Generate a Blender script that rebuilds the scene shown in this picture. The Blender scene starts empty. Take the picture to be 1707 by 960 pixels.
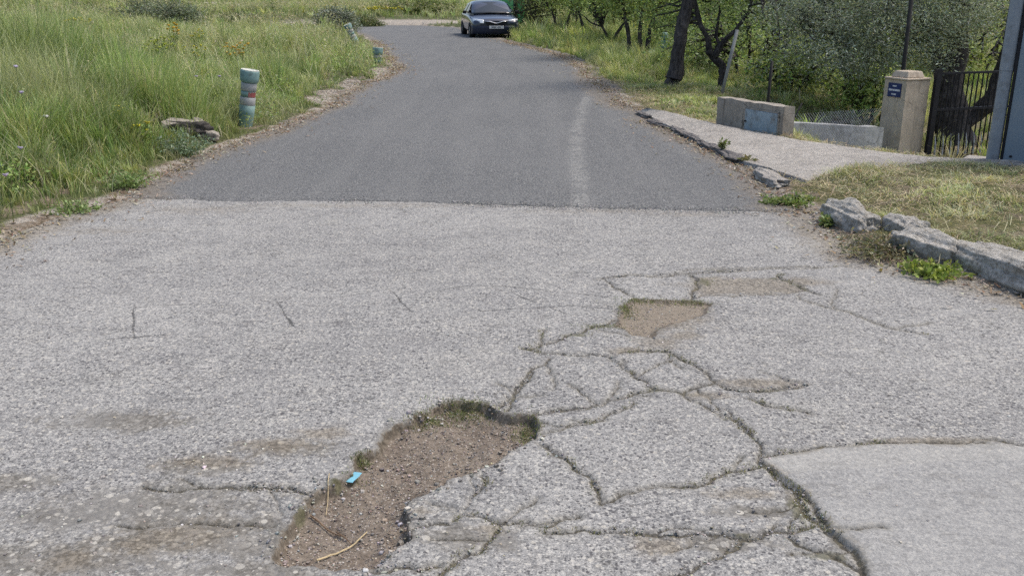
import bpy, math, random
import numpy as np
from mathutils import Vector, Matrix, noise as mnoise
R = math.radians
SC = bpy.context.scene
COL = SC.collection

# ------------------------------------------------------------------ camera
H_CAM, PITCH, FPX = 1.6, R(17.65), 1540.0
cam = bpy.data.cameras.new("camera"); camo = bpy.data.objects.new("camera", cam); COL.objects.link(camo)
camo.location = (0, 0, H_CAM); camo.rotation_euler = (math.pi/2 - PITCH, 0, 0)
cam.sensor_width = 36; cam.lens = 36*FPX/1707; cam.clip_end = 3000; cam.clip_start = 0.05
SC.camera = camo
# ------------------------------------------------------------------ light
SUN_EL, SUN_AZ = R(60), R(75)          # azimuth clockwise from +Y (north)
w = bpy.data.worlds.new("World"); SC.world = w; w.use_nodes = True
nt = w.node_tree; bg = nt.nodes['Background']; sky = nt.nodes.new('ShaderNodeTexSky')
sky.sky_type = 'NISHITA'; sky.sun_disc = False; sky.sun_elevation = SUN_EL; sky.sun_rotation = SUN_AZ
sky.dust_density = 3.5; sky.air_density = 1.0; sky.ozone_density = 1.0
nt.links.new(sky.outputs[0], bg.inputs[0]); bg.inputs[1].default_value = 0.15
sl = bpy.data.lights.new("sun", 'SUN'); sl.energy = 1.6; sl.angle = R(16); sl.color = (1, .95, .88)
so = bpy.data.objects.new("sun", sl); COL.objects.link(so)
sd = Vector((math.sin(SUN_AZ)*math.cos(SUN_EL), math.cos(SUN_AZ)*math.cos(SUN_EL), math.sin(SUN_EL)))
so.rotation_euler = sd.to_track_quat('Z', 'Y').to_euler(); so.location = (0, 0, 30)
SC.view_settings.view_transform = 'Standard'; SC.view_settings.look = 'None'
SC.view_settings.gamma = 1; SC.view_settings.use_curve_mapping = False
SC.view_settings.exposure = 0.52
SC.cycles.use_denoising = False
SC.cycles.max_bounces = 6; SC.cycles.diffuse_bounces = 3; SC.cycles.transparent_max_bounces = 8
SC.cycles.transmission_bounces = 4; SC.cycles.glossy_bounces = 3
SC.cycles.sample_clamp_indirect = 4

# ------------------------------------------------------------------ helpers
cP, sP = math.cos(PITCH), math.sin(PITCH)
def P(u, v, z=0.0):
    """point of the place at height z that is seen at photo pixel u,v (used to measure the place)"""
    a = (u-853.5)/FPX; b = (480-v)/FPX
    dz = -sP + b*cP; dy = cP + b*sP
    t = (z-H_CAM)/dz
    return (a*t, dy*t, z)
def PD(u, v, y):
    """point at distance y along the road"""
    a = (u-853.5)/FPX; b = (480-v)/FPX
    t = y/(cP+b*sP)
    return (a*t, y, H_CAM + t*(-sP+b*cP))

_rs = np.random.RandomState(7); _tab = _rs.rand(256, 256).astype(np.float64)
def vn(x, y, s=0):
    x = np.asarray(x, float)+s*17.3; y = np.asarray(y, float)+s*41.7
    xi = np.floor(x).astype(int); yi = np.floor(y).astype(int)
    fx = x-xi; fy = y-yi; fx = fx*fx*(3-2*fx); fy = fy*fy*(3-2*fy)
    a = _tab[xi & 255, yi & 255]; b = _tab[(xi+1) & 255, yi & 255]
    c = _tab[xi & 255, (yi+1) & 255]; d = _tab[(xi+1) & 255, (yi+1) & 255]
    return (a*(1-fx)+b*fx)*(1-fy) + (c*(1-fx)+d*fx)*fy
def fbm(x, y, s=0, o=4):
    r = 0; a = .5; f = 1; t = 0
    for i in range(o):
        r = r + a*vn(x*f, y*f, s+i*3); t += a; a *= .5; f *= 2.03
    return r/t*2-1
def sst(a, b, x):
    t = np.clip((x-a)/(b-a), 0, 1); return t*t*(3-2*t)

def link(o, parent=None):
    COL.objects.link(o)
    if parent is not None: o.parent = parent
    return o
def tag(o, label=None, cat=None, group=None, kind=None):
    if label: o['label'] = label
    if cat: o['category'] = cat
    if group: o['group'] = group
    if kind: o['kind'] = kind
    return o
def empty(name, loc, rz=0, rot=None):
    o = bpy.data.objects.new(name, None); COL.objects.link(o); o.location = loc
    o.rotation_euler = rot if rot else (0, 0, rz); o.empty_display_size = .1
    return o
def raw_mesh(name, V, polys=None, quads=None, tris=None, attrs=None, smooth=False):
    """numpy mesh: quads (n,4) and/or tris (m,3)"""
    me = bpy.data.meshes.new(name)
    V = np.asarray(V, np.float32)
    lo = []; st = []; tot = []
    n = 0
    if quads is not None and len(quads):
        q = np.asarray(quads, np.int32); lo.append(q.ravel()); st.append(n+np.arange(len(q))*4); n += q.size
    if tris is not None and len(tris):
        t = np.asarray(tris, np.int32); lo.append(t.ravel()); st.append(n+np.arange(len(t))*3); n += t.size
    lo = np.concatenate(lo); st = np.concatenate(st)
    me.vertices.add(len(V)); me.vertices.foreach_set('co', V.ravel())
    me.loops.add(len(lo)); me.loops.foreach_set('vertex_index', lo.astype(np.int32))
    me.polygons.add(len(st)); me.polygons.foreach_set('loop_start', st.astype(np.int32))
    me.update(calc_edges=True)
    if attrs:
        for k, a in attrs.items():
            a = np.asarray(a, np.float32)
            if a.ndim == 1:
                at = me.attributes.new(k, 'FLOAT', 'POINT'); at.data.foreach_set('value', a)
            else:
                at = me.attributes.new(k, 'FLOAT_COLOR', 'POINT')
                if a.shape[1] == 3: a = np.hstack([a, np.ones((len(a), 1), np.float32)])
                at.data.foreach_set('color', a.astype(np.float32).ravel())
    if smooth: me.polygons.foreach_set('use_smooth', np.ones(len(st), bool))
    me.validate(); return me
def nobj(name, V, mat, parent=None, **kw):
    me = raw_mesh(name, V, **kw); me.materials.append(mat)
    return link(bpy.data.objects.new(name, me), parent)

class MB:
    """collects shapes into one mesh"""
    def __init__(s): s.v = []; s.f = []
    def add(s, vs, fs, M=None):
        b = len(s.v)
        for p in vs: s.v.append(tuple(M @ Vector(p)) if M is not None else tuple(p))
        for f in fs: s.f.append(tuple(i+b for i in f))
        return s
    def box(s, x0, x1, y0, y1, z0, z1, M=None, taper=0):
        t = taper
        return s.add([(x0, y0, z0), (x1, y0, z0), (x1, y1, z0), (x0, y1, z0), (x0+t, y0+t, z1), (x1-t, y0+t, z1), (x1-t, y1-t, z1), (x0+t, y1-t, z1)],
              [(3, 2, 1, 0), (4, 5, 6, 7), (0, 1, 5, 4), (1, 2, 6, 5), (2, 3, 7, 6), (3, 0, 4, 7)], M)
    def tube(s, pts, rad, n=8, cap=True, jit=0.0, seed=0):
        pts = [Vector(p) for p in pts]; m = len(pts)
        if not hasattr(rad, '__len__'): rad = [rad]*m
        vs = []; up = Vector((0.13, .21, .97))
        for i, p in enumerate(pts):
            d = (pts[min(i+1, m-1)]-pts[max(i-1, 0)]); d = d.normalized() if d.length > 1e-9 else Vector((0, 0, 1))
            a = d.cross(up)
            if a.length < .15: a = d.cross(Vector((1, 0, 0)))
            a.normalize(); b = d.cross(a)
            for k in range(n):
                t = 2*math.pi*k/n; q = a*math.cos(t)+b*math.sin(t)
                r = rad[i]
                if jit: r *= 1+jit*mnoise.noise((p+q*r)*3/max(rad[0], .02)*.25+Vector((seed, 0, 0)))*2
                vs.append(p+q*r)
        fs = []
        for i in range(m-1):
            for k in range(n):
                k2 = (k+1) % n; fs.append((i*n+k, i*n+k2, (i+1)*n+k2, (i+1)*n+k))
        if cap:
            fs.append(tuple(range(n-1, -1, -1))); fs.append(tuple((m-1)*n+k for k in range(n)))
        return s.add(vs, fs)
    def lathe(s, prof, n=24, M=None, cap=True):
        vs = []; fs = []; m = len(prof)
        for r, z in prof:
            for k in range(n):
                t = 2*math.pi*k/n; vs.append((r*math.cos(t), r*math.sin(t), z))
        for i in range(m-1):
            for k in range(n):
                k2 = (k+1) % n; fs.append((i*n+k, i*n+k2, (i+1)*n+k2, (i+1)*n+k))
        if cap: fs.append(tuple(range(n-1, -1, -1))); fs.append(tuple((m-1)*n+k for k in range(n)))
        return s.add(vs, fs, M)
    def build(s, name, mat, parent=None, smooth=False, bevel=0, auto=None):
        me = bpy.data.meshes.new(name); me.from_pydata(s.v, [], s.f); me.update(); me.materials.append(mat)
        if smooth: me.polygons.foreach_set('use_smooth', [True]*len(me.polygons))
        o = link(bpy.data.objects.new(name, me), parent)
        if bevel:
            b = o.modifiers.new('b', 'BEVEL'); b.width = bevel; b.segments = 2; b.limit_method = 'ANGLE'
        return o

# ------------------------------------------------------------------ materials
class NT:
    def __init__(s, name):
        s.m = bpy.data.materials.new(name); s.m.use_nodes = True; s.t = s.m.node_tree; s.n = s.t.nodes; s.l = s.t.links
        s.b = s.n['Principled BSDF']; s.o = s.n['Material Output']
        s.co = s.n.new('ShaderNodeTexCoord').outputs['Object']
    def _in(s, sock, v):
        if hasattr(v, 'is_linked') or hasattr(v, 'links'): s.l.new(v, sock)
        elif isinstance(v, (tuple, list)): sock.default_value = tuple(v)+((1,) if len(v) == 3 and len(sock.default_value) == 4 else ())
        else: sock.default_value = v
    def noise(s, sc, det=4, rough=.6, co=None, dist=0, out=0):
        n = s.n.new('ShaderNodeTexNoise'); s._in(n.inputs['Vector'], co or s.co)
        n.inputs['Scale'].default_value = sc; n.inputs['Detail'].default_value = det
        n.inputs['Roughness'].default_value = rough; n.inputs['Distortion'].default_value = dist
        return n.outputs[out]
    def vor(s, sc, out='Distance', co=None, feat='F1', rnd=1):
        n = s.n.new('ShaderNodeTexVoronoi'); n.feature = feat; s._in(n.inputs['Vector'], co or s.co)
        n.inputs['Scale'].default_value = sc; n.inputs['Randomness'].default_value = rnd
        return n.outputs[out]
    def mr(s, v, a, b, c=0, d=1, smooth=True):
        n = s.n.new('ShaderNodeMapRange'); n.interpolation_type = 'SMOOTHSTEP' if smooth else 'LINEAR'
        s._in(n.inputs[0], v); n.inputs[1].default_value = a; n.inputs[2].default_value = b
        n.inputs[3].default_value = c; n.inputs[4].default_value = d; return n.outputs[0]
    def mix(s, f, a, b, mode='MIX'):
        n = s.n.new('ShaderNodeMix'); n.data_type = 'RGBA'; n.blend_type = mode
        s._in(n.inputs[0], f); s._in(n.inputs[6], a); s._in(n.inputs[7], b); return n.outputs[2]
    def ma(s, op, a, b=0.0, clamp=False):
        n = s.n.new('ShaderNodeMath'); n.operation = op; n.use_clamp = clamp
        s._in(n.inputs[0], a); s._in(n.inputs[1], b); return n.outputs[0]
    def attr(s, name, out='Fac'):
        n = s.n.new('ShaderNodeAttribute'); n.attribute_name = name; return n.outputs[out]
    def scale(s, v, co=None):
        n = s.n.new('ShaderNodeMapping'); n.inputs['Scale'].default_value = v; s.l.new(co or s.co, n.inputs[0]); return n.outputs[0]
    def sep(s, v):
        n = s.n.new('ShaderNodeSeparateXYZ'); s.l.new(v, n.inputs[0]); return n.outputs
    def bump(s, h, strength=.5, dist=.01, nrm=None):
        n = s.n.new('ShaderNodeBump'); n.inputs['Strength'].default_value = strength; n.inputs['Distance'].default_value = dist
        s.l.new(h, n.inputs['Height'])
        if nrm: s.l.new(nrm, n.inputs['Normal'])
        s.l.new(n.outputs[0], s.b.inputs['Normal']); return n.outputs[0]
    def col(s, c): s._in(s.b.inputs['Base Color'], c)
    def rough(s, v): s._in(s.b.inputs['Roughness'], v)
    def spec(s, v): s.b.inputs['Specular IOR Level'].default_value = v

def simple(name, c, rough=.7, metal=0, var=.25, sc=8, bump=0, bd=.005, spec=.3, dirt=None, dsc=3):
    t = NT(name); n = t.noise(sc, 6, .7)
    lo = tuple(x*(1-var) for x in c); hi = tuple(min(x*(1+var), .95) for x in c)
    cc = t.mix(t.mr(n, .3, .7), lo, hi)
    if dirt: cc = t.mix(t.mr(t.noise(dsc, 6, .75), .48, .66), cc, dirt)
    t.col(cc); t.rough(rough); t.b.inputs['Metallic'].default_value = metal; t.spec(spec)
    if bump: t.bump(t.noise(sc*6, 4, .7), bump, bd)
    return t.m

def leaf_mat(name, trans=.4, rough=.6):
    t = NT(name); c = t.attr('tint', 'Color')
    n = t.noise(1.3, 3, .6)
    c = t.mix(t.mr(n, .35, .65, 0, .35), c, t.mix(1.0, c, (.62, .7, .55), 'MULTIPLY'))
    t.col(c); t.rough(rough); t.spec(.25)
    tr = t.n.new('ShaderNodeBsdfTranslucent'); t._in(tr.inputs[0], t.mix(1.0, c, (1.15, 1.2, .7), 'MULTIPLY'))
    mx = t.n.new('ShaderNodeMixShader'); mx.inputs[0].default_value = trans
    t.l.new(t.b.outputs[0], mx.inputs[1]); t.l.new(tr.outputs[0], mx.inputs[2]); t.l.new(mx.outputs[0], t.o.inputs[0])
    return t.m

def stone_layer(t, sc, base_lo, base_hi, dark=.5, light=.5):
    """aggregate: cells of random tone"""
    c = t.vor(sc, 'Color'); s = t.n.new('ShaderNodeSeparateColor'); t.l.new(c, s.inputs[0])
    return s.outputs[0], s.outputs[1], t.vor(sc, 'Distance')

def concrete_material():
    t = NT('worn_concrete')
    crk = t.attr('crack'); hole = t.attr('hole'); dust = t.attr('dust'); moss = t.attr('moss'); patch = t.attr('patch'); scr = t.attr('scratch'); strip = t.attr('strip'); worn = t.attr('worn')
    far = t.attr('far')
    # cement matrix
    big = t.noise(.55, 5, .6); mid = t.noise(3.1, 6, .65); fine = t.noise(55, 5, .75); grit = t.noise(230, 3, .7)
    base = t.mix(t.mr(big, .35, .65), (.300, .298, .300), (.352, .350, .350))
    base = t.mix(t.mr(mid, .52, .36, 0, .4), base, (.25, .25, .255)); smu = t.noise(6, 8, .85, t.scale((.7, 1.6, 1))); base = t.mix(t.mr(smu, .52, .60, 0, .6), base, t.mix(1.0, base, (.62, .61, .61), 'MULTIPLY')); sm3 = t.noise(1.7, 8, .85, t.scale((.8, 1.3, 1), )); base = t.mix(t.mr(sm3, .53, .60, 0, .5), base, t.mix(1.0, base, (.74, .74, .76), 'MULTIPLY')); base = t.mix(t.mr(sm3, .47, .40, 0, .5), base, t.mix(1.0, base, (1.13, 1.12, 1.08), 'MULTIPLY'))
    base = t.mix(t.mr(mid, .52, .66, 0, .3), base, (.40, .395, .385))
    base = t.mix(t.mr(fine, .50, .60, 0, .9), base, t.mix(1.0, base, (1.38, 1.36, 1.33), 'MULTIPLY'))
    base = t.mix(t.mr(fine, .48, .38, 0, .8), base, t.mix(1.0, base, (.62, .62, .63), 'MULTIPLY'))
    g1 = t.noise(30, 5, .8); base = t.mix(t.mr(g1, .45, .36, 0, .7), base, t.mix(1.0, base, (.64, .64, .65), 'MULTIPLY')); base = t.mix(t.mr(g1, .54, .63, 0, .7), base, t.mix(1.0, base, (1.3, 1.29, 1.27), 'MULTIPLY'))
    base = t.mix(t.mr(grit, .51, .60, 0, .8), base, t.mix(1.0, base, (1.35, 1.33, 1.3), 'MULTIPLY'))
    base = t.mix(t.mr(grit, .49, .40, 0, .8), base, t.mix(1.0, base, (.55, .55, .56), 'MULTIPLY'))
    sp = t.noise(75, 3, .6); base = t.mix(t.mr(sp, .38, .33, 0, .8), base, (.13, .128, .13)); base = t.mix(t.mr(sp, .61, .66, 0, .65), base, (.56, .545, .52))
    # small aggregate
    clus = t.noise(2.2, 5, .75)
    for sc, th, rad, dk, lt in ((100, .74, .46, (.09, .09, .10), (.60, .59, .56)), (58, .80, .42, (.085, .083, .092), (.60, .58, .54)), (33, .88, .34, (.10, .097, .105), (.56, .53, .48))):
        wob = t.n.new('ShaderNodeMix'); wob.data_type = 'VECTOR'; wob.inputs[0].default_value = .22/sc
        t.l.new(t.co, wob.inputs[4]); t.l.new(t.noise(sc*.8, 2, .5, out=1), wob.inputs[5])
        vc = t.vor(sc, 'Color', wob.outputs[1]); s = t.n.new('ShaderNodeSeparateColor'); t.l.new(vc, s.inputs[0])
        d = t.vor(sc, 'Distance', wob.outputs[1])
        inside = t.mr(d, rad, rad-.12)
        mdk = t.ma('MULTIPLY', inside, t.mr(t.ma('ADD', s.outputs[0], t.mr(clus, .40, .60, -.12, .16)), th, th+.03)); mlt = t.ma('MULTIPLY', inside, t.mr(s.outputs[1], th-.06, th-.03))
        base = t.mix(t.ma('MULTIPLY', mlt, .72), base, lt); base = t.mix(t.ma('MULTIPLY', mdk, .8), base, dk)
    # worn zones: cement gone, larger pebbles showing
    mortar = t.mix(t.mr(fine, .42, .58), (.15, .14, .125), (.27, .255, .235)); mortar = t.mix(t.mr(mid, .45, .6, 0, .5), mortar, (.25, .245, .24)); wcol = mortar
    for sc_, thr in ((48, .30), (27, .5)):
        dn_ = t.n.new('ShaderNodeMix'); dn_.data_type = 'VECTOR'; dn_.inputs[0].default_value = .25/sc_
        t.l.new(t.co, dn_.inputs[4]); t.l.new(t.noise(sc_*.8, 3, .6, out=1), dn_.inputs[5]); cv = dn_.outputs[1]
        vw = t.vor(sc_, 'Color', cv); sw = t.n.new('ShaderNodeSeparateColor'); t.l.new(vw, sw.inputs[0]); dw = t.vor(sc_, 'Distance', cv)
        peb = t.mix(sw.outputs[0], (.14, .135, .135), (.64, .61, .55)); size = t.mr(sw.outputs[1], 0, 1, .12, .42, False)
        pk = t.ma('MULTIPLY', t.ma('GREATER_THAN', t.ma('SUBTRACT', size, dw), 0.0), t.ma('GREATER_THAN', sw.outputs[2], thr))
        wcol = t.mix(t.ma('MULTIPLY', pk, .85), wcol, peb)
    wm = t.mr(t.ma('ADD', worn, t.ma('MULTIPLY', t.ma('SUBTRACT', t.noise(11, 7, .8), .5), 1.9)), .30, .75)
    base = t.mix(t.ma('MULTIPLY', wm, .9), base, wcol)
    # smooth repair patch
    pc = t.mix(t.mr(mid, .3, .7), (.335, .335, .34), (.40, .398, .395)); pc = t.mix(t.mr(fine, .3, .7, 0, .6), pc, (.47, .465, .455)); pc = t.mix(t.mr(grit, .5, .25, 0, .6), pc, (.2, .2, .2))
    pc = t.mix(t.mr(t.noise(4.5, 6, .8), .58, .7, 0, .5), pc, (.24, .235, .225))
    pc = t.mix(t.ma('MULTIPLY', strip, .6), pc, (.47, .462, .44))
    pm = t.mr(t.ma('ADD', patch, t.ma('MULTIPLY', t.ma('SUBTRACT', fine, .5), .02)), .008, -.004)
    pc = t.mix(t.mr(smu, .54, .62, 0, .5), pc, (.25, .245, .235)); base = t.mix(pm, base, t.mix(.42, pc, base)); pe = t.ma('MULTIPLY', t.mr(patch, -.05, .0), t.mr(patch, .006, .0)); base = t.mix(t.ma('MULTIPLY', pe, t.mr(t.noise(10, 6, .8), .45, .6, 0, .8)), base, (.24, .215, .175))
    # brown dust
    dn = t.noise(11, 8, .85)
    dm = t.mr(t.ma('ADD', dust, t.ma('MULTIPLY', t.ma('SUBTRACT', dn, .5), 1.9)), .22, .95)
    base = t.mix(t.ma('MULTIPLY', dm, .9), base, t.mix(.42, t.mix(1.0, base, (.84, .78, .69), 'MULTIPLY'), t.mix(t.mr(fine, .42, .58), (.15, .13, .105), (.36, .32, .27))))
    # soil in the holes
    soil = t.mix(t.mr(t.noise(6, 6, .7), .35, .65), (.125, .100, .080), (.205, .170, .138))
    soil = t.mix(t.mr(fine, .38, .68, 0, .8), soil, (.33, .28, .235)); soil = t.mix(t.mr(grit, .45, .28, 0, .7), soil, (.07, .055, .045))
    vs = t.vor(120, 'Color'); ss = t.n.new('ShaderNodeSeparateColor'); t.l.new(vs, ss.inputs[0])
    soil = t.mix(t.ma('MULTIPLY', t.mr(ss.outputs[0], .84, .88), t.mr(t.vor(120), .42, .3)), soil, (.48, .44, .40))
    soil = t.mix(t.mr(t.attr('sandy'), 0, 1, 0, .75), soil, t.mix(t.mr(fine, .3, .7), (.235, .20, .16), (.34, .295, .24)))
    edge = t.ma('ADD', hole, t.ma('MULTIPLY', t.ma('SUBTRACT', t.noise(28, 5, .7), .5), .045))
    hm = t.mr(edge, .004, -.006)
    rim = t.ma('MULTIPLY', t.mr(edge, .03, .0), t.mr(mid, .3, .6, .3, 1))
    base = t.mix(t.ma('MULTIPLY', rim, .45), base, (.19, .175, .15))
    soil = t.mix(t.ma('MULTIPLY', t.mr(edge, -.028, -.008), t.mr(t.noise(9, 5, .7), .35, .6, .1, .85)), soil, t.mix(t.mr(fine, .35, .65), (.075, .064, .05), (.19, .16, .125)))  # wall soil just inside the rim, with shade painted into its darker colour
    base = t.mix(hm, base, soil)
    # moss
    mm = t.mr(t.ma('ADD', moss, t.ma('MULTIPLY', t.ma('SUBTRACT', t.noise(40, 5, .75), .5), 1.6)), .45, .95)
    base = t.mix(t.ma('MULTIPLY', mm, .7), base, t.mix(t.mr(fine, .3, .7), (.07, .075, .035), (.17, .165, .095)))
    # cracks
    cd = t.ma('ADD', crk, t.ma('MULTIPLY', t.ma('SUBTRACT', t.noise(38, 7, .9), .5), .040))
    cd = t.ma('ADD', cd, t.mr(t.noise(5, 4, .7), .50, .68, 0, .006))
    halo = t.mr(cd, .035, .002)
    base = t.mix(t.ma('MULTIPLY', halo, t.mr(mid, .3, .7, .12, .55)), base, (.20, .187, .158))
    cm = t.mr(cd, .0042, -.0022)
    base = t.mix(t.ma('MULTIPLY', cm, .85), base, t.mix(t.mr(t.noise(25, 4, .7), .4, .6), (.075, .068, .055), (.16, .145, .10)))
    sm = t.mr(t.ma('ADD', scr, t.ma('MULTIPLY', t.ma('SUBTRACT', t.noise(60, 4, .8), .5), .014)), .0050, -.002)
    base = t.mix(t.ma('MULTIPLY', sm, .85), base, (.07, .07, .072))
    hn = t.vor(3.1, 'Distance', dco(t), 'DISTANCE_TO_EDGE'); hm2 = t.ma('MULTIPLY', t.mr(hn, .014, .002), t.mr(t.noise(1.1, 4, .6), .47, .60, 0, .7))
    hm2 = t.ma('MULTIPLY', hm2, t.mr(t.noise(13, 4, .7), .42, .58)); hm2 = t.ma('MULTIPLY', hm2, t.ma('SUBTRACT', 1.0, t.ma('MAXIMUM', hm, pm)))
    base = t.mix(hm2, base, (.10, .098, .09))
    base = t.mix(1.0, base, (.79, .782, .740), 'MULTIPLY')
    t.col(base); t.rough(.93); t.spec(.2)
    h = t.ma('ADD', t.ma('MULTIPLY', fine, .8), t.ma('MULTIPLY', grit, .35))
    h = t.ma('ADD', h, t.ma('MULTIPLY', t.mr(t.vor(60), .1, .6), -.45))
    h = t.ma('ADD', h, t.ma('MULTIPLY', cm, -1.6)); h = t.ma('ADD', h, t.ma('MULTIPLY', sm, -.5))
    t.bump(h, .65, .0035)
    return t.m
def dco(t):
    n = t.n.new('ShaderNodeMix'); n.data_type = 'VECTOR'; n.inputs[0].default_value = .12
    t.l.new(t.co, n.inputs[4]); t.l.new(t.noise(7, 5, .7, out=1), n.inputs[5]); return n.outputs[1]

def asphalt_material():
    t = NT('grey_asphalt'); ln = t.attr('line'); cr = t.attr('crack'); du = t.attr('dust')
    big = t.noise(.35, 5, .6); mid = t.noise(1.7, 5, .65); fine = t.noise(60, 5, .8); grit = t.noise(190, 3, .7)
    b = t.mix(t.mr(big, .35, .65), (.128, .131, .140), (.158, .160, .168)); g1 = t.noise(22, 6, .85); b = t.mix(t.mr(g1, .48, .38, 0, .8), b, (.075, .076, .082)); b = t.mix(t.mr(g1, .52, .62, 0, .8), b, (.25, .25, .255))
    strk = t.noise(1.2, 4, .6, t.scale((2.2, .22, 1)))
    b = t.mix(t.mr(strk, .42, .62, 0, .5), b, (.20, .20, .205))
    b = t.mix(t.mr(mid, .55, .75, 0, .5), b, (.175, .175, .18))
    b = t.mix(t.mr(fine, .50, .62, 0, .9), b, (.34, .34, .34)); b = t.mix(t.mr(fine, .48, .38, 0, .9), b, (.05, .05, .055))
    b = t.mix(t.mr(grit, .54, .64, 0, .7), b, (.40, .40, .395)); b = t.mix(t.mr(grit, .45, .3, 0, .6), b, (.04, .04, .045))
    lm = t.mr(t.ma('ADD', ln, t.ma('MULTIPLY', t.ma('SUBTRACT', t.noise(11, 6, .85), .5), .34)), .06, -.05)
    lm = t.ma('MULTIPLY', lm, t.mr(t.noise(30, 7, .9), .44, .56, .05, 1)); lm = t.ma('MULTIPLY', lm, t.mr(t.noise(1.6, 4, .7), .36, .52, .25, 1))
    b = t.mix(t.ma('MULTIPLY', lm, .52), b, (.50, .49, .47))
    dm = t.mr(t.ma('ADD', du, t.ma('MULTIPLY', t.ma('SUBTRACT', t.noise(8, 6, .8), .5), 1.0)), .35, .9)
    b = t.mix(t.ma('MULTIPLY', dm, .75), b, t.mix(t.mr(fine, .3, .7), (.17, .145, .12), (.33, .29, .25)))
    cm = t.mr(t.ma('ADD', cr, t.ma('MULTIPLY', t.ma('SUBTRACT', t.noise(22, 5, .8), .5), .04)), .012, -.004)
    b = t.mix(t.ma('MULTIPLY', cm, .7), b, (.035, .035, .038))
    b = t.mix(1.0, b, (.715, .712, .672), 'MULTIPLY')
    t.col(b); t.rough(.9); t.spec(.25)
    t.bump(t.ma('ADD', fine, t.ma('MULTIPLY', grit, .5)), .7, .005)
    return t.m

def ground_material():
    t = NT('soil_and_thatch'); d = t.attr('dirt'); g = t.attr('greenness')
    fine = t.noise(38, 6, .8); mid = t.noise(4, 6, .7); grit = t.noise(150, 3, .7)
    soil = t.mix(t.mr(mid, .3, .7), (.13, .10, .07), (.22, .18, .13)); soil = t.mix(t.mr(fine, .5, .72), soil, (.36, .31, .24)); soil = t.mix(t.mr(grit, .45, .3, 0, .7), soil, (.06, .05, .035))
    th = t.mix(t.mr(fine, .35, .65), (.07, .075, .03), (.17, .16, .075)); th = t.mix(t.mr(mid, .45, .7, 0, .7), th, (.23, .19, .11))
    gr = t.mix(t.mr(fine, .35, .65), (.035, .05, .015), (.085, .11, .035))
    th = t.mix(g, th, gr)
    dirt = t.mix(t.mr(fine, .3, .7), (.24, .21, .17), (.46, .42, .36)); dirt = t.mix(t.mr(grit, .48, .32, 0, .8), dirt, (.13, .11, .09))
    dm = t.mr(t.ma('ADD', d, t.ma('MULTIPLY', t.ma('SUBTRACT', t.noise(7, 6, .8), .5), .8)), .35, .7)
    c = t.mix(t.mr(t.noise(2.3, 5, .7), .5, .62), th, soil)
    c = t.mix(dm, c, t.mix(t.mr(mid, .4, .6), soil, dirt)); c = t.mix(t.mr(t.attr('pale')), c, dirt) if False else t.mix(t.attr('pale'), c, dirt)
    t.col(c); t.rough(.95); t.spec(.15); t.bump(t.ma('ADD', fine, t.ma('MULTIPLY', grit, .6)), .9, .012)
    return t.m

M = {}
M['concrete'] = concrete_material(); M['asphalt'] = asphalt_material(); M['ground'] = ground_material()
M['grass'] = leaf_mat('grass_blades', .3); M['leaf'] = leaf_mat('foliage', .3, .5); M['petal'] = leaf_mat('petals', .25)
def bark(name, lo, hi):
    t = NT(name); s = t.scale((1, 1, .25)); n = t.noise(26, 6, .8, s); m = t.noise(5, 4, .6)
    c = t.mix(t.mr(n, .35, .65), lo, hi); c = t.mix(t.mr(m, .55, .7, 0, .5), c, tuple(x*1.8 for x in hi))
    t.col(c); t.rough(.95); t.spec(.1); t.bump(n, 1.0, .03); return t.m
M['bark_dark'] = bark('dark_bark', (.030, .027, .027), (.115, .102, .095))
M['bark_grey'] = bark('grey_bark', (.05, .045, .038), (.17, .15, .125))

# ------------------------------------------------------------------ measured plan of the place
L_PX = [(-260, 520), (0, 402), (120, 356), (215, 332), (330, 270), (420, 238), (520, 196), (560, 172), (600, 147), (655, 127), (664, 118), (648, 95), (628, 76), (612, 63), (594, 55)]
R_PX = [(1960, 560), (1707, 495), (1600, 462), (1425, 425), (1330, 352), (1290, 322), (1240, 290), (1180, 250), (1100, 212), (1065, 188), (1030, 165), (992, 140), (972, 115), (930, 92), (870, 76), (800, 60), (765, 47), (700, 43.5), (610, 43)]
L = [P(u, v)[:2] for u, v in L_PX]; Rr = [P(u, v)[:2] for u, v in R_PX]
POLY = [(-9, -8), (-6.5, 1.0)] + L + [(-12, 42.5), (-34, 46)] + [(-34, 56), (-14, 52.5)] + Rr[::-1] + [(8.5, 2.0), (9, -8)]
POLY = np.array(POLY)
def poly_sdf(x, y, poly):
    x = np.asarray(x, float); y = np.asarray(y, float)
    d = np.full(x.shape, 1e9); ins = np.zeros(x.shape, bool); n = len(poly)
    for i in range(n):
        ax, ay = poly[i][0], poly[i][1]; bx, by = poly[(i+1) % n][0], poly[(i+1) % n][1]
        ex, ey = bx-ax, by-ay
        t = np.clip(((x-ax)*ex+(y-ay)*ey)/(ex*ex+ey*ey+1e-12), 0, 1)
        d = np.minimum(d, np.hypot(x-ax-t*ex, y-ay-t*ey))
        c = ((ay > y) != (by > y)); xx = ax+(y-ay)*(bx-ax)/((by-ay) if by != ay else 1e-12)
        ins ^= c & (x < xx)
    return np.where(ins, -d, d)
def road_sdf(x, y):
    x = np.asarray(x, float); y = np.asarray(y, float)
    return poly_sdf(x, y, POLY) + fbm(x*1.3, y*1.3, 3)*.10*np.clip(y/8, .5, 2) + fbm(x*7, y*7, 5, 3)*.035
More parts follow.
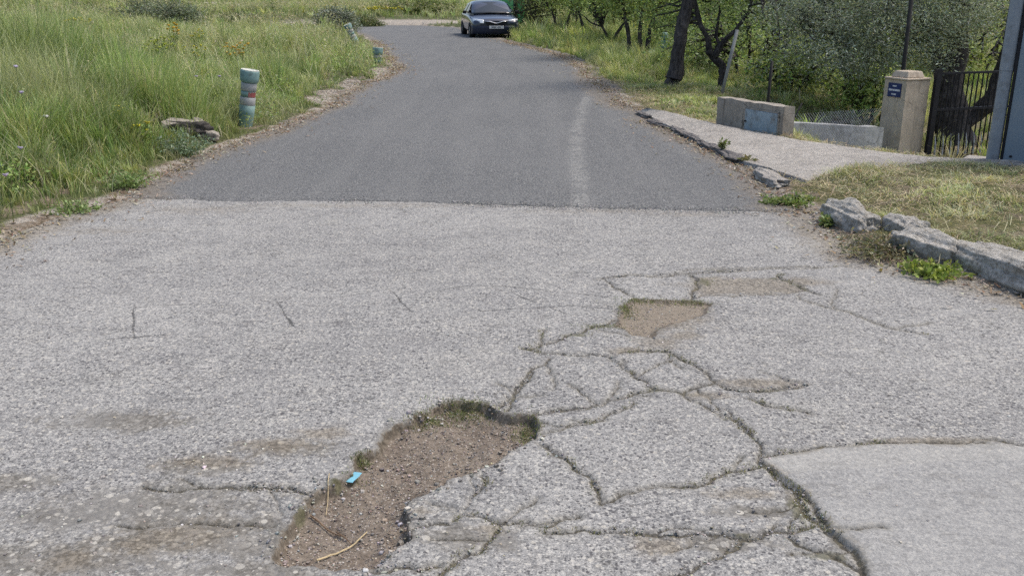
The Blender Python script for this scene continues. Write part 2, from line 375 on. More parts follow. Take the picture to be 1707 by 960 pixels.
# control heights (x, y, z)
CTRL = [(-4.2, 4, .05), (-5, 6, .16), (-3.6, 8, .04), (-4.6, 9, .25), (-6.5, 8, .45), (-3.2, 12, .02), (-4.2, 12.5, .18), (-6, 13, .45), (-9, 10, .6), (-10, 16, .55), (-3, 17, .02), (-4, 20, .15), (-7, 22, .3), (-12, 26, .5), (-3.3, 26, .0), (-5.5, 30, .02), (-9, 36, .12), (-18, 34, .5), (-25, 20, .9), (-40, 40, 1.2), (-14, 47, .05), (-12, 60, .45), (0, 62, .35), (-30, 70, 1.1), (0, 90, .8), (25, 95, .6), (-70, 120, 3),
        (.5, 40, .0), (2, 35, .0), (4, 32, -.1), (3, 22, .02), (3.2, 16, .05), (2.5, 14, .08), (4.4, 17, -.1), (6, 24, -.5), (12, 30, -.7), (25, 40, -.6), (14, 60, .1), (3, 48, .1),
        (2.3, 13, .08), (2.0, 10.5, .06), (2.7, 11.2, .06), (3.3, 10.2, .06), (4.3, 8.9, .08), (2.6, 7.3, .08), (3.2, 7.4, .14), (4.2, 7.0, .16), (3.4, 6.2, .10), (4.6, 5.6, .16), (5.6, 7.5, .16), (6.5, 6, .2), (5.5, 8.9, .10), (7.5, 9, .10),
        (5.2, 12.5, -.62), (6.2, 12, -.66), (8, 12, -.7), (6, 14, -.8), (8, 16, -.95), (5, 15, -.6), (12, 18, -1.1), (16, 10, -.3), (10, 8, .1), (-9, 2, .3), (9, 2, .2), (12, -5, .2), (-12, -5, .3)]
CA = np.array(CTRL)
RFR = np.array([P(u, v, .07)[:2] for u, v in ((1066, 183), (1100, 201), (1150, 222), (1200, 244), (1245, 267), (1300, 284), (1345, 299), (1400, 288), (1480, 281), (1560, 275), (1650, 274), (1760, 282))])
RBK = np.array([P(u, v, .12)[:2] for u, v in ((1078, 180), (1130, 190), (1200, 208), (1330, 232), (1450, 249), (1550, 261), (1650, 264), (1760, 270))])
RAMPP = np.vstack([RFR, RBK[::-1]])
BL0 = np.array(P(1200, 208, .12)[:2]); _b1 = np.array(P(1550, 261, .12)[:2]); BD = (_b1-BL0)/np.linalg.norm(_b1-BL0); BN = np.array([-BD[1], BD[0]]); BN = BN if BN[1] > 0 else -BN
def H0(x, y):
    x = np.asarray(x, float); y = np.asarray(y, float); shp = x.shape; x = x.ravel(); y = y.ravel()
    num = np.zeros(x.size); den = np.zeros(x.size)
    for cx, cy, cz in CA:
        rr = .25+ (cy*.03)**2
        wt = 1/(((x-cx)**2+(y-cy)**2)+rr)**1.7; num += wt*cz; den += wt
    far = sst(90, 600, np.hypot(x, y))
    return (num/den*(1-far)+far*26+ fbm(x*.02, y*.02, 9)*6*far).reshape(shp)
def Hgt(x, y, s=None):
    h = Hgt0(x, y, s); x = np.asarray(x, float); y = np.asarray(y, float)
    rs = poly_sdf(x, y, RAMPP)+fbm(x*4, y*4, 171, 3)*.07
    dd = (x-BL0[0])*BN[0]+(y-BL0[1])*BN[1]; al = (x-BL0[0])*BD[0]+(y-BL0[1])*BD[1]
    drop = sst(.03, .5, dd)*.42*sst(-.2, .5, al)*sst(5.5, 3.5, al)*sst(6, 2, dd)
    return h-.22*sst(.03, -.10, rs)-drop
def Hgt0(x, y, s=None):
    x = np.asarray(x, float); y = np.asarray(y, float)
    if s is None: s = road_sdf(x, y)
    h = H0(x, y)
    k = sst(-.02, .9, s)
    h = h*k + .018*(1-k) + fbm(x*1.1, y*1.1, 21)*.05*sst(.1, 1.2, s) + fbm(x*6, y*6, 22, 3)*.018*sst(0, .2, s)
    return h - .30*sst(.05, -.22, s) - .012*sst(.10, 0, s)
def hz(x, y): return float(Hgt(np.array([x]), np.array([y]))[0])

# ------------------------------------------------------------------ terrain
def axis(lo, hi, core_lo, core_hi, step, g):
    a = list(np.arange(core_lo, core_hi, step)); s = step; v = a[-1]
    while v < hi: s *= g; v += s; a.append(v)
    s = step; v = a[0]; b = []
    while v > lo: s *= g; v -= s; b.append(v)
    return np.array(b[::-1]+a)
def grid_faces(nr, nc, keep=None):
    i = np.arange(nr-1)[:, None]*nc+np.arange(nc-1)[None, :]
    q = np.stack([i, i+1, i+nc+1, i+nc], -1).reshape(-1, 4)
    return q if keep is None else q[keep.ravel()]
def compact(V, q, attrs):
    u, inv = np.unique(q, return_inverse=True)
    return V[u], inv.reshape(q.shape), {k: a[u] for k, a in attrs.items()}
xs = axis(-900, 900, -6.5, 7.5, .045, 1.035); ys = axis(-12, 1500, 4.5, 15, .05, 1.022)
TX, TY = np.meshgrid(xs, ys); TS = road_sdf(TX, TY); TZ = Hgt(TX, TY, TS)
def blob(x, y, cx, cy, rx, ry, rot=0):
    c, s = math.cos(rot), math.sin(rot); dx = x-cx; dy = y-cy
    return np.exp(-(((dx*c+dy*s)/rx)**2+((-dx*s+dy*c)/ry)**2))
BARE = []
for (u, v, rx, ry) in ((535, 172, .35, .9), (560, 158, .5, .8), (640, 122, .3, 1.2), (1010, 165, .35, 2.2), (985, 135, .3, 2.0), (590, 140, .3, 1.0)):
    p = P(u, v); BARE.append((p[0]-.08, p[1], rx*.7, ry*.8))
BO1 = P(409, 211, .02); BO2 = P(628, 113, .0); BO3 = P(597, 76, .0)
def bare(x, y):
    r = np.zeros(np.shape(x))
    for b in BARE: r = np.maximum(r, blob(x, y, *b))
    # hard dirt shoulder at the far bend and where the car stands
    r = np.maximum(r, blob(x, y, -5.5, 52.2, 7, 1.7)); r = np.maximum(r, blob(x, y, -1.0, 40.5, 1.6, 5.5, R(-8)))
    return r
PALE = (-21.0, 74.0)
def pale(x, y): return np.clip(1.6*blob(x, y, PALE[0], PALE[1], 9, 3.2), 0, 1) + np.clip(1.5*blob(x, y, -5.5, 52.0, 6.5, 1.2), 0, .8)*(road_sdf(x, y) > -.5)
dirt = np.clip(sst(.34, .05, TS)+bare(TX, TY), 0, 1.2)
green = np.where(TX < 0, .85, .05)*np.ones_like(TX)
green = np.clip(green + fbm(TX*.5, TY*.5, 31)*.3, 0, 1)
V = np.stack([TX, TY, TZ], -1).reshape(-1, 3)
o = nobj('ground', V, M['ground'], quads=grid_faces(*TX.shape), smooth=True, attrs={'dirt': dirt.ravel(), 'greenness': green.ravel(), 'pale': np.clip(pale(TX, TY), 0, 1).ravel()})
tag(o, kind='structure')

# ------------------------------------------------------------------ concrete road with potholes and cracks
def z1(pts): return [(400+x/2.823, 620+y/2.823) for x, y in pts]
def z2(pts): return [(850+x/3.096, 430+y/3.096) for x, y in pts]
def z3(pts): return [(1100+x/2.812, 640+y/2.812) for x, y in pts]
def z4(pts): return [(x/2.845, 640+y/2.845) for x, y in pts]
def z5(pts): return [(100+x/1.897, 400+y/1.897) for x, y in pts]
HOLE1 = [(457, 921), (471, 889), (485, 864), (510, 829), (549, 808), (581, 786), (591, 758), (627, 744), (644, 719), (683, 694), (712, 687), (740, 672), (775, 667), (807, 671), (832, 684), (860, 689), (885, 691), (899, 709), (892, 726), (864, 740), (839, 755), (825, 772), (790, 785), (747, 797), (719, 818), (683, 833), (669, 847), (687, 868), (680, 889), (662, 910), (648, 932), (640, 943), (591, 947), (549, 944), (506, 940), (471, 936)]
HOLE2 = [(1026, 545), (1031, 527), (1044, 509), (1060, 500), (1092, 500), (1141, 500), (1186, 507), (1173, 522), (1134, 537), (1108, 549), (1085, 562), (1060, 558), (1048, 552)]
HOLE3 = [(1152, 466), (1190, 460), (1240, 458), (1290, 463), (1345, 478), (1335, 488), (1290, 490), (1230, 492), (1172, 493), (1155, 484)]
PATCH = z3([(470, 345), (540, 330), (700, 306), (850, 291), (1000, 278), (1200, 276), (1400, 281), (1500, 262), (1707, 296), (1900, 300)]) + [(2100, 760), (2300, 1100), (1500, 1300), (1450, 1010)] + z3([(960, 900), (945, 850), (915, 780), (860, 730), (800, 680), (750, 610), (700, 540), (650, 490), (540, 410), (470, 365)])
CR = [  # (polyline, half width m)
 (z2([(440, 115), (500, 105), (600, 90), (760, 100), (820, 95), (920, 80), (1040, 75), (1200, 62), (1350, 45), (1500, 40), (1600, 45)]), .006),
 (z2([(490, 115), (530, 150), (600, 185), (640, 205)]), .007), (z2([(920, 80), (960, 120), (940, 180), (930, 215)]), .010),
 (z2([(550, 320), (480, 350), (400, 365), (300, 400), (230, 435), (160, 445), (150, 460), (90, 468)]), .007),
 (z2([(60, 468), (90, 468), (160, 495), (300, 498), (440, 500), (510, 515)]), .005),
 (z2([(210, 515), (180, 550), (60, 640), (20, 700), (0, 740), (-10, 780)]), .006),
 (z2([(510, 515), (590, 575), (650, 620), (710, 640), (740, 680), (880, 695), (900, 710)]), .006),
 (z2([(510, 515), (640, 480), (800, 485), (870, 520), (960, 560), (1040, 630), (1060, 645), (960, 670), (900, 710)]), .005),
 (z2([(1060, 645), (1130, 680), (1220, 690), (1400, 670), (1530, 655)]), .007),
 (z2([(740, 680), (640, 700), (500, 740), (400, 770), (250, 790), (130, 800)]), .003),
 (z2([(900, 710), (1000, 760), (1120, 810), (1240, 910)]), .003), (z2([(1230, 720), (1400, 770), (1550, 800)]), .003),
 (z2([(640, 740), (520, 800), (400, 850), (300, 870)]), .002), (z2([(930, 215), (1000, 190), (1150, 200), (1300, 190), (1450, 172), (1550, 165)]), .003),
 (z2([(1420, 80), (1380, 95), (1460, 130), (1520, 160), (1600, 190)]), .006), (z2([(160, 445), (165, 400), (175, 370)]), .002),
 (z3([(330, 150), (400, 200), (430, 240), (480, 290), (470, 340), (460, 360)]), .004),
 (z3([(470, 340), (540, 325), (700, 300), (850, 285), (1000, 272), (1200, 270), (1400, 275), (1500, 255), (1707, 290), (1800, 300)]), .006),
 (z3([(460, 360), (530, 410), (640, 490), (665, 560), (700, 620), (780, 680), (850, 730), (910, 780), (945, 850), (965, 905)]), .010),
 (z3([(640, 490), (700, 540), (740, 610), (790, 670)]), .004), (z3([(0, 468), (100, 475), (200, 465), (250, 435), (310, 405), (350, 400), (430, 390), (470, 380)]), .005),
 (z3([(-120, 690), (0, 700), (200, 690), (300, 690), (380, 715), (480, 700), (600, 685), (720, 655)]), .008), (z3([(30, 900), (180, 840), (300, 790), (380, 720)]), .007),
 (z3([(600, 700), (700, 760), (800, 790), (870, 830), (940, 870)]), .006), (z3([(60, 770), (160, 720), (300, 700)]), .002),
 (z1([(1140, 470), (1155, 500), (1110, 560), (1055, 640), (1000, 690)]), .004), (z1([(880, 600), (960, 615), (1050, 630)]), .004),
 (z1([(780, 740), (820, 720), (900, 705), (990, 705)]), .003), (z1([(1240, 705), (1450, 720), (1500, 690), (1600, 670)]), .002),
 (z1([(1060, 640), (1140, 670), (1220, 710)]), .0015),
 (z1([(1400, 330), (1540, 410), (1640, 480), (1690, 560), (1694, 610)])+[(1020, 832), (1060, 815), (1100, 806)], .005),
 (z1([(940, 960), (990, 910), (1030, 870), (1130, 840), (1180, 780), (1220, 715)]), .005), (z1([(1225, 165), (1290, 110), (1300, 70), (1380, 0)]), .006),
 (z4([(680, 480), (740, 490), (860, 495), (1000, 480), (1300, 475), (1420, 490)]), .005), (z4([(560, 660), (800, 655), (1000, 650), (1200, 655), (1300, 660)]), .003),
 (z1([(330, 560), (260, 545), (150, 535), (0, 530)]), .007), (z1([(620, 930), (760, 910), (850, 925), (950, 905)]), .006),
 ([(832, 690), (880, 690), (930, 682), (980, 680), (1000, 675)], .0025), ([(900, 720), (950, 705), (1010, 700)], .002),
 ([(1060, 460), (1130, 455), (1300, 446), (1420, 443)], .003), ([(1330, 492), (1390, 515), (1480, 545), (1540, 556)], .0015),
 ([(905, 885), (970, 880), (1080, 886), (1200, 880)], .002), ([(1290, 625), (1340, 640), (1330, 646), (1280, 650)], .004)]
SCR = [
 (z5([(120, 318), (235, 312), (440, 293)]), .003), (z5([(237, 205), (237, 315)]), .004), (z5([(240, 215), (340, 208), (540, 197)]), .002), (z5([(330, 225), (480, 200)]), .0015),
 (z5([(685, 195), (710, 240), (738, 275)]), .005), (z5([(850, 185), (920, 175), (1040, 155)]), .002), (z5([(1040, 155), (1075, 195), (1125, 237)]), .003),
 (z5([(1190, 160), (1280, 148), (1400, 147), (1530, 160), (1707, 182), (1760, 188)]), .0035), (z5([(1400, 147), (1480, 190), (1560, 220), (1610, 238)]), .003),
 (z5([(1300, 210), (1330, 225), (1480, 217), (1600, 210), (1707, 212), (1760, 215)]), .0025), (z5([(600, 195), (850, 180)]), .001), ([(700, 400), (760, 412), (830, 408)], .001),
 ([(450, 640), (520, 628), (600, 633)], .001), ([(1090, 520), (1010, 515), (930, 508)], .0025)]

rnd = random.Random(11)
def fract(pts, amp=.15, it=4):
    for k in range(it):
        q = [pts[0]]
        for a, b in zip(pts[:-1], pts[1:]):
            dx, dy = b[0]-a[0], b[1]-a[1]; m = rnd.uniform(-amp, amp); q.append(((a[0]+b[0])/2-dy*m, (a[1]+b[1])/2+dx*m)); q.append(b)
        pts = q; amp *= .95
    return pts
rows = np.concatenate([np.linspace(-7, 1.9, 30), [1.95]])
yv = 2.0; rl = []
while yv < 7.6: rl.append(yv); yv += .0045+.0105*((yv-2)/5.3)
rows = np.concatenate([rows, rl]); core = np.linspace(-1, 1, 860)
ext = 1+np.cumsum(np.linspace(.01, .16, 22)); cols = np.concatenate([-ext[::-1], core, ext])
W = np.maximum(2.0, .72+.60*rows); CX = W[:, None]*cols[None, :]; CY = np.repeat(rows[:, None], len(cols), 1)
def seg_field(lines, margin, it=4, amp=.15, wj=.5):
    D = np.full(CX.shape, .2)
    for px, hw in lines:
        pts = fract([P(u, v)[:2] for u, v in px], amp, it); n = len(pts)
        for i in range(n-1):
            (ax, ay), (bx, by) = pts[i], pts[i+1]
            r0 = np.searchsorted(rows, min(ay, by)-margin); r1 = np.searchsorted(rows, max(ay, by)+margin)
            if r1 <= r0: continue
            x = CX[r0:r1]; y = CY[r0:r1]; ex, ey = bx-ax, by-ay
            t = np.clip(((x-ax)*ex+(y-ay)*ey)/(ex*ex+ey*ey+1e-12), 0, 1)
            ww = hw*(1+wj*math.sin(i*.9+hw*999)+wj*.5*math.sin(i*2.3)); ww *= min(1, .35+min(i, n-1-i)*.25)
            D[r0:r1] = np.minimum(D[r0:r1], np.hypot(x-ax-t*ex, y-ay-t*ey)-ww*.55)
    return D
BR = []
for px, hw in CR:
    for k in range(1, len(px)):
        if rnd.random() < .30:
            u, v = px[k]; a = rnd.uniform(0, 6.28); l_ = rnd.uniform(18, 75)*(.45+v/900); q_ = [(u, v)]
            for _ in range(3): u += math.cos(a)*l_/3; v += math.sin(a)*l_/3*.55; a += rnd.uniform(-.3, .3); q_.append((u, v))
            BR.append((q_, rnd.choice((.0, .0005, .001))))
crack = seg_field(CR+BR, .12); scratch = seg_field([(a, b*1.7) for a, b in SCR], .06, 2, .04)
def pw(px): return [P(u, v)[:2] for u, v in px]
def wob(x, y, f, a, s): return x+fbm(x*f, y*f, s, 4)*a, y+fbm(x*f+9, y*f+5, s+1, 4)*a
wx, wy = wob(CX, CY, 11, .028, 51); wx, wy = wob(wx, wy, 45, .007, 53)
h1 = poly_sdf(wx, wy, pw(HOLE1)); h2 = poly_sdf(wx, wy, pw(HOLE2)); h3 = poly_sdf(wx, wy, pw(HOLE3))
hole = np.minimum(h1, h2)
h2 = h2+fbm(CX*10, CY*10, 55, 5)*.045
px_, py_ = wob(CX, CY, 9, .012, 57); patch = poly_sdf(px_, py_, pw(PATCH))
def pb(u, v, rx, ry, rot=0):
    p = P(u, v); return blob(CX, CY, p[0], p[1], rx, ry, R(rot))
dustf = .95*sst(.06, -.06, h3+fbm(CX*9, CY*9, 211)*.05)
for a in ((1105, 530, .30, .30), (1100, 572, .16, .12), (1050, 585, .13, .06), (1140, 560, .12, .1), (1240, 475, .5, .10), (1330, 470, .25, .12), (470, 740, .20, .08), (350, 765, .20, .07), (540, 722, .14, .07), (300, 890, .22, .12), (230, 905, .12, .08), (1260, 640, .25, .07), (1100, 905, .12, .08), (1560, 735, .3, .05), (1240, 820, .18, .05), (700, 850, .05, .04), (820, 880, .06, .05), (1180, 660, .14, .05), (120, 930, .1, .08), (600, 343, 1.8, .14), (1000, 352, 1.0, .12), (1150, 356, .6, .14), (330, 350, .8, .25), (150, 385, .7, .2)):
    dustf = np.maximum(dustf, pb(*a)*(.9 if a[1] > 400 else .55))
dustf = np.maximum(dustf, .9*sst(-.5, -.02, road_sdf(CX, CY))*(CY < 7.6))
mossf = np.zeros_like(CX)
for a in ((775, 674, .11, .07), (720, 690, .06, .04), (878, 706, .05, .10), (700, 700, .04, .04), (604, 758, .04, .03), (1040, 515, .05, .08), (1000, 545, .08, .035), (1060, 502, .07, .04), (1150, 502, .10, .03), (1175, 470, .05, .10), (960, 560, .1, .03), (1380, 925, .09, .04), (1330, 850, .035, .10), (1090, 650, .05, .05), (1280, 652, .09, .02), (560, 800, .05, .03), (500, 850, .02, .08), (1195, 452, .1, .02), (1240, 890, .04, .015), (1290, 465, .05, .02)):
    mossf = np.maximum(mossf, pb(*a))
wornf = np.zeros_like(CX)
for a in ((480, 745, .28, .10), (330, 775, .25, .09), (380, 870, .3, .12), (250, 900, .3, .14), (520, 900, .1, .12), (760, 890, .14, .10), (1400, 900, .05, .09), (100, 860, .25, .12), (430, 950, .3, .08), (1330, 840, .04, .14), (30, 800, .2, .1), (1180, 905, .12, .05), (250, 840, .5, .2), (120, 930, .5, .15), (400, 900, .4, .15), (200, 700, .4, .12), (1230, 900, .2, .06), (840, 900, .1, .08), (1260, 850, .2, .06)):
    wornf = np.maximum(wornf, pb(*a)*.8)
wornf = np.maximum(wornf, .42*sst(.09, .0, hole))
stripf = sst(.004, -.004, poly_sdf(CX, CY, pw(z3([(470, 340), (1000, 270), (1707, 290), (1900, 300), (1900, 350), (1700, 362), (1400, 368), (1200, 382), (1000, 396), (750, 407), (590, 424)]))))
sandy = np.clip(sst(0, -.03, h2)+.45*pb(790, 760, .12, .12), 0, 1)
CZ = fbm(CX*.8, CY*.8, 61)*.010 + fbm(CX*9, CY*9, 63)*.0022 + fbm(CX*40, CY*40, 65, 2)*.0011
CZ += .010*sst(.004, -.01, patch) - .004*sst(.004, -.004, patch)*stripf
rough1 = fbm(CX*14, CY*14, 71, 4)
CZ -= (.038+.012*rough1)*sst(.002, -.016-.010*rough1, h1) + .012*sst(0, -.16, h1)
CZ -= .015*sst(.004, -.035, h2) + .006*sst(.02, -.05, h3) + .005*wornf*(1+rough1)
inside = sst(0, -.02, hole)
CZ += inside*(fbm(CX*30, CY*30, 73, 3)*.004+fbm(CX*90, CY*90, 75, 2)*.002)
CZ -= .008*np.exp(-(np.clip(crack, 0, 1)/.005)**2)*(1-inside) + .002*np.exp(-(np.clip(crack, 0, 1)/.02)**2)
# plates between cracks stand at slightly different heights
CZ += .004*mossf*(1+fbm(CX*50, CY*50, 77, 2))
V = np.stack([CX, CY, CZ], -1).reshape(-1, 3)
sx_ = [(215, 331), (300, 334), (400, 338), (500, 336.5), (600, 336), (700, 338), (800, 342), (900, 345), (1000, 347), (1150, 351), (1290, 354)]
SXW = np.array([P(u, v)[0] for u, v in sx_]); SYW = np.array([P(u, v)[1] for u, v in sx_])
def seamY(x): return np.interp(x, SXW, SYW) + fbm(np.asarray(x)*5, np.asarray(x)*0+3, 81, 4)*.035 + fbm(np.asarray(x)*28, np.asarray(x)*0+7, 83, 3)*.022
q = grid_faces(*CX.shape)
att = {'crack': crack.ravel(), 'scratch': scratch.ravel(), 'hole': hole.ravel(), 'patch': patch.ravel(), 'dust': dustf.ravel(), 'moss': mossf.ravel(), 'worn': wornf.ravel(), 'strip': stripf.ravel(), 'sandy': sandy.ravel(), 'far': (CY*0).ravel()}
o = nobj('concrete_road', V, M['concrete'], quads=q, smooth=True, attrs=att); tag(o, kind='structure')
# lookup of the concrete surface height for things lying on it
def cz(x, y):
    r = np.clip(np.searchsorted(rows, y), 0, len(rows)-1); c = np.clip(np.searchsorted(cols, x/W[r]), 0, len(cols)-1); return CZ[r, c]

# ------------------------------------------------------------------ asphalt road
ax_ = axis(-36, 5.5, -4.2, 3.0, .03, 1.05); sv = [0, .0]; s_ = .015; v_ = 0
sl_ = [0.0]
while v_ < 52: v_ += s_; s_ = min(s_*1.025, .35); sl_.append(v_)
sl_ = np.array(sl_); AX, AS = np.meshgrid(ax_, sl_); AY = seamY(AX)+AS
asd = road_sdf(AX, AY)
AZ = .014 + fbm(AX*.5, AY*.5, 91)*.012 + fbm(AX*25, AY*25, 93, 2)*.0015 - .008*sst(.12, 0, AS) + .02*0
AZ[0, :] = -.02
lpts = [P(u, v)[:2] for u, v in ((968, 345), (966, 300), (960, 260), (962, 220), (968, 190), (978, 165), (984, 150))]
D = np.full(AX.shape, 9.)
for (a, b) in zip(lpts[:-1], lpts[1:]):
    ex, ey = b[0]-a[0], b[1]-a[1]; t = np.clip(((AX-a[0])*ex+(AY-a[1])*ey)/(ex*ex+ey*ey), 0, 1); D = np.minimum(D, np.hypot(AX-a[0]-t*ex, AY-a[1]-t*ey))
line = D-.065
CD = np.full(AX.shape, 9.)
for pl in ([(700, 120), (712, 135), (716, 150)], [(915, 152), (912, 165), (905, 178)], [(1000, 300), (1040, 312), (1120, 318)], [(690, 60), (700, 68), (720, 72)]):
    pl = fract([P(u, v)[:2] for u, v in pl], .1, 3)
    for (a, b) in zip(pl[:-1], pl[1:]):
        ex, ey = b[0]-a[0], b[1]-a[1]; t = np.clip(((AX-a[0])*ex+(AY-a[1])*ey)/(ex*ex+ey*ey), 0, 1); CD = np.minimum(CD, np.hypot(AX-a[0]-t*ex, AY-a[1]-t*ey))
du = np.clip(sst(-.55, -.02, asd)*.85 + .55*blob(AX, AY, P(980, 150)[0], P(980, 150)[1], .35, 3) + .35*sst(.5, 0, AS), 0, 1)
fs = (asd[:-1, :-1] < .3) & (AY[:-1, :-1] < 58)
q = grid_faces(*AX.shape, keep=fs)
V, q, at = compact(np.stack([AX, AY, AZ], -1).reshape(-1, 3), q, {'line': line.ravel(), 'crack': CD.ravel(), 'dust': du.ravel()})
o = nobj('asphalt_road', V, M['asphalt'], quads=q, smooth=True, attrs=at); tag(o, kind='structure')

# ------------------------------------------------------------------ concrete ramp at the right
def conc_simple(name, lo, hi, dk, bd=.006, sc=1, k=1.0):
    t = NT(name); f = t.noise(50*sc, 6, .8); g = t.noise(160*sc, 3, .7); m = t.noise(3.5*sc, 6, .7)
    c = t.mix(t.mr(m, .3, .7), lo, hi); h2 = t.noise(18*sc, 7, .85); c = t.mix(t.mr(f, .50, .62, 0, .8*k), c, tuple(min(1, x*1.35) for x in hi)); c = t.mix(t.mr(f, .48, .38, 0, .8*k), c, dk); c = t.mix(t.mr(h2, .47, .37, 0, .7*k), c, dk); c = t.mix(t.mr(h2, .54, .64, 0, .6*k), c, tuple(min(1, x*1.25) for x in hi))
    c = t.mix(t.mr(g, .45, .28, 0, .7*k), c, tuple(x*.6 for x in dk)); c = t.mix(t.mr(t.noise(6*sc, 7, .8), .52, .64, 0, .7), c, tuple(x*1.1 for x in dk))
    if k < 1:
        st_ = t.noise(7, 5, .8, t.scale((1.6, 1.6, .16))); c = t.mix(t.mr(st_, .52, .66, 0, .65), c, tuple(x*.85 for x in dk)); hc = t.vor(3.2, 'Distance', dco(t), 'DISTANCE_TO_EDGE'); c = t.mix(t.ma('MULTIPLY', t.mr(hc, .016, .004), t.mr(m, .45, .6)), c, tuple(x*.5 for x in dk))
    t.col(c); t.rough(.93); t.spec(.15); t.bump(t.ma('ADD', f, t.ma('MULTIPLY', g, .5)), .9, bd); return t.m
M['ramp'] = conc_simple('pale_rough_concrete', (.29, .27, .235), (.38, .355, .315), (.17, .155, .14), .008)
M['kerb'] = conc_simple('broken_dark_asphalt', (.13, .12, .115), (.22, .205, .19), (.07, .062, .055), .012)
M['rock'] = conc_simple('weathered_concrete', (.31, .295, .255), (.43, .41, .37), (.16, .14, .11), .014, .7)
fr, bk = RFR, RBK
def resample(p, n):
    d = np.r_[0, np.cumsum(np.hypot(*np.diff(p, axis=0).T))]; s = np.linspace(0, d[-1], n); return np.stack([np.interp(s, d, p[:, 0]), np.interp(s, d, p[:, 1])], -1)
F = resample(fr, 260); B = resample(bk, 260); nv = 70
tt = np.r_[0, 0, np.linspace(.0, 1, nv)[1:], 1]
G = F[:, None]*(1-tt[None, :, None])+B[:, None]*tt[None, :, None]
gx, gy = G[..., 0], G[..., 1]; nz = fbm(gx*6, gy*6, 101)
edge = np.zeros_like(gx); edge[:, :2] = 1
gx = gx + edge*nz*.05; gy = gy-edge*nz*.05
gz = .055+.06*tt[None, :]+fbm(gx*3, gy*3, 103)*.012+fbm(gx*22, gy*22, 104, 3)*.004
gz[:, 0] = -.12; gz[:, -1] = -.3
gx[:, 0] -= .015
o = nobj('concrete_ramp', np.stack([gx, gy, gz], -1).reshape(-1, 3), M['ramp'], quads=grid_faces(*gx.shape), smooth=False); tag(o, kind='structure')

def rock_mesh(name, size, mat, seed, loc, rot=(0, 0, 0), sub=5, rough=.25, box=.5, freq=1.6, parent=None):
    import bmesh
    bm = bmesh.new(); bmesh.ops.create_icosphere(bm, subdivisions=sub, radius=1)
    for v in bm.verts:
        p = v.co.copy(); m = max(abs(p.x), abs(p.y), abs(p.z)); p = p*(1-box)+p/m*box*.9
        s = Vector((seed*7.1, seed*3.3, 0))
        n = mnoise.fractal(p*freq+s, 1.0, 2.0, 5)*rough + mnoise.fractal(p*freq*5+s, 1.0, 2.0, 3)*rough*.13 + mnoise.noise(p*freq*22+s)*rough*.03
        fv = mnoise.voronoi(p*1.5+s)[0]; n += -.42*rough*(fv[0]-.35)*1.5 + .35*rough*(fv[1]-fv[0]-.3)
        p = p*(1+n); v.co = (p.x*size[0], p.y*size[1], p.z*size[2])
    me = bpy.data.meshes.new(name); bm.to_mesh(me); bm.free(); me.materials.append(mat)
    me.polygons.foreach_set('use_smooth', [True]*len(me.polygons))
    o = link(bpy.data.objects.new(name, me), parent); o.location = loc; o.rotation_euler = rot; return o
def at(u, v, z=0): p = P(u, v, z); return p
def ang(u0, v0, u1, v1, z=0): a, b = P(u0, v0, z), P(u1, v1, z); return math.atan2(b[1]-a[1], b[0]-a[0])
# broken edge of the ramp: dark asphalt lumps
EG = 'broken lumps along the ramp edge'
ks = [(1080, 193), (1104, 207), (1134, 220), (1160, 232), (1190, 247), (1222, 262)]
kl = ['dark broken asphalt lump at the far end of the ramp edge', 'dark broken asphalt lump second from the far end of the ramp edge', 'dark broken asphalt lump third from the far end of the ramp edge', 'flat dark asphalt lump in the middle of the ramp edge', 'dark crumbling lump beside the weeds on the ramp edge', 'dark crumbling lump at the near end of the ramp edge']
for i, (u, v) in enumerate(ks):
    p = at(u, v, .03); a = ang(1100, 205, 1200, 248)
    o = rock_mesh('asphalt_lump', (.36+.05*math.sin(i*3), .09+.015*math.cos(i), .045), M['kerb'], 3+i, (p[0], p[1], .022), (0, 0, a+.1*math.sin(i*2)), 5, .28, .5, 2.0)
    tag(o, kl[i], 'asphalt lump', EG)
o = rock_mesh('kerb_block', (.34, .10, .06), M['ramp'], 23, (*at(1285, 300, .03)[:2], .03), (0, 0, ang(1245, 275, 1330, 325)), 5, .25, .7, 1.6)
tag(o, 'low pale concrete kerb block between ramp and weeds', 'kerb block')
# row of boulders of weathered concrete
rk = [('large rounded grey rock nearest the dark asphalt, left end of the row', 1425, 372, .30, .13, .155, 31, 1350, 340, 1500, 400, .07), ('small pale rock wedged between the two big grey rocks', 1515, 388, .17, .12, .15, 34, 1480, 370, 1560, 400, .06),
      ('blocky grey rock with a square end above the yellow green weed', 1552, 420, .27, .14, .155, 37, 1490, 400, 1620, 430, .06)]
for (lb, u, v, sx, sy, sz, sd_, a0, b0, a1, b1, z) in rk:
    p = at(u, v, .05); o = rock_mesh('rock', (sx, sy, sz), M['rock'], sd_, (p[0], p[1]+.05, z-.045), (.12, .04, ang(a0, b0, a1, b1)), 6, .19, .5, 1.1)
    tag(o, lb, 'rock', 'grey rocks along the grass edge')
o = rock_mesh('concrete_mound', (.75, .20, .15), M['rock'], 41, (*at(1720, 478, .0)[:2], .02), (0, 0, ang(1620, 440, 1800, 510)), 6, .16, .3, 1.4)
tag(o, 'long low gravelly concrete mound at the right below the grass', 'concrete mound')

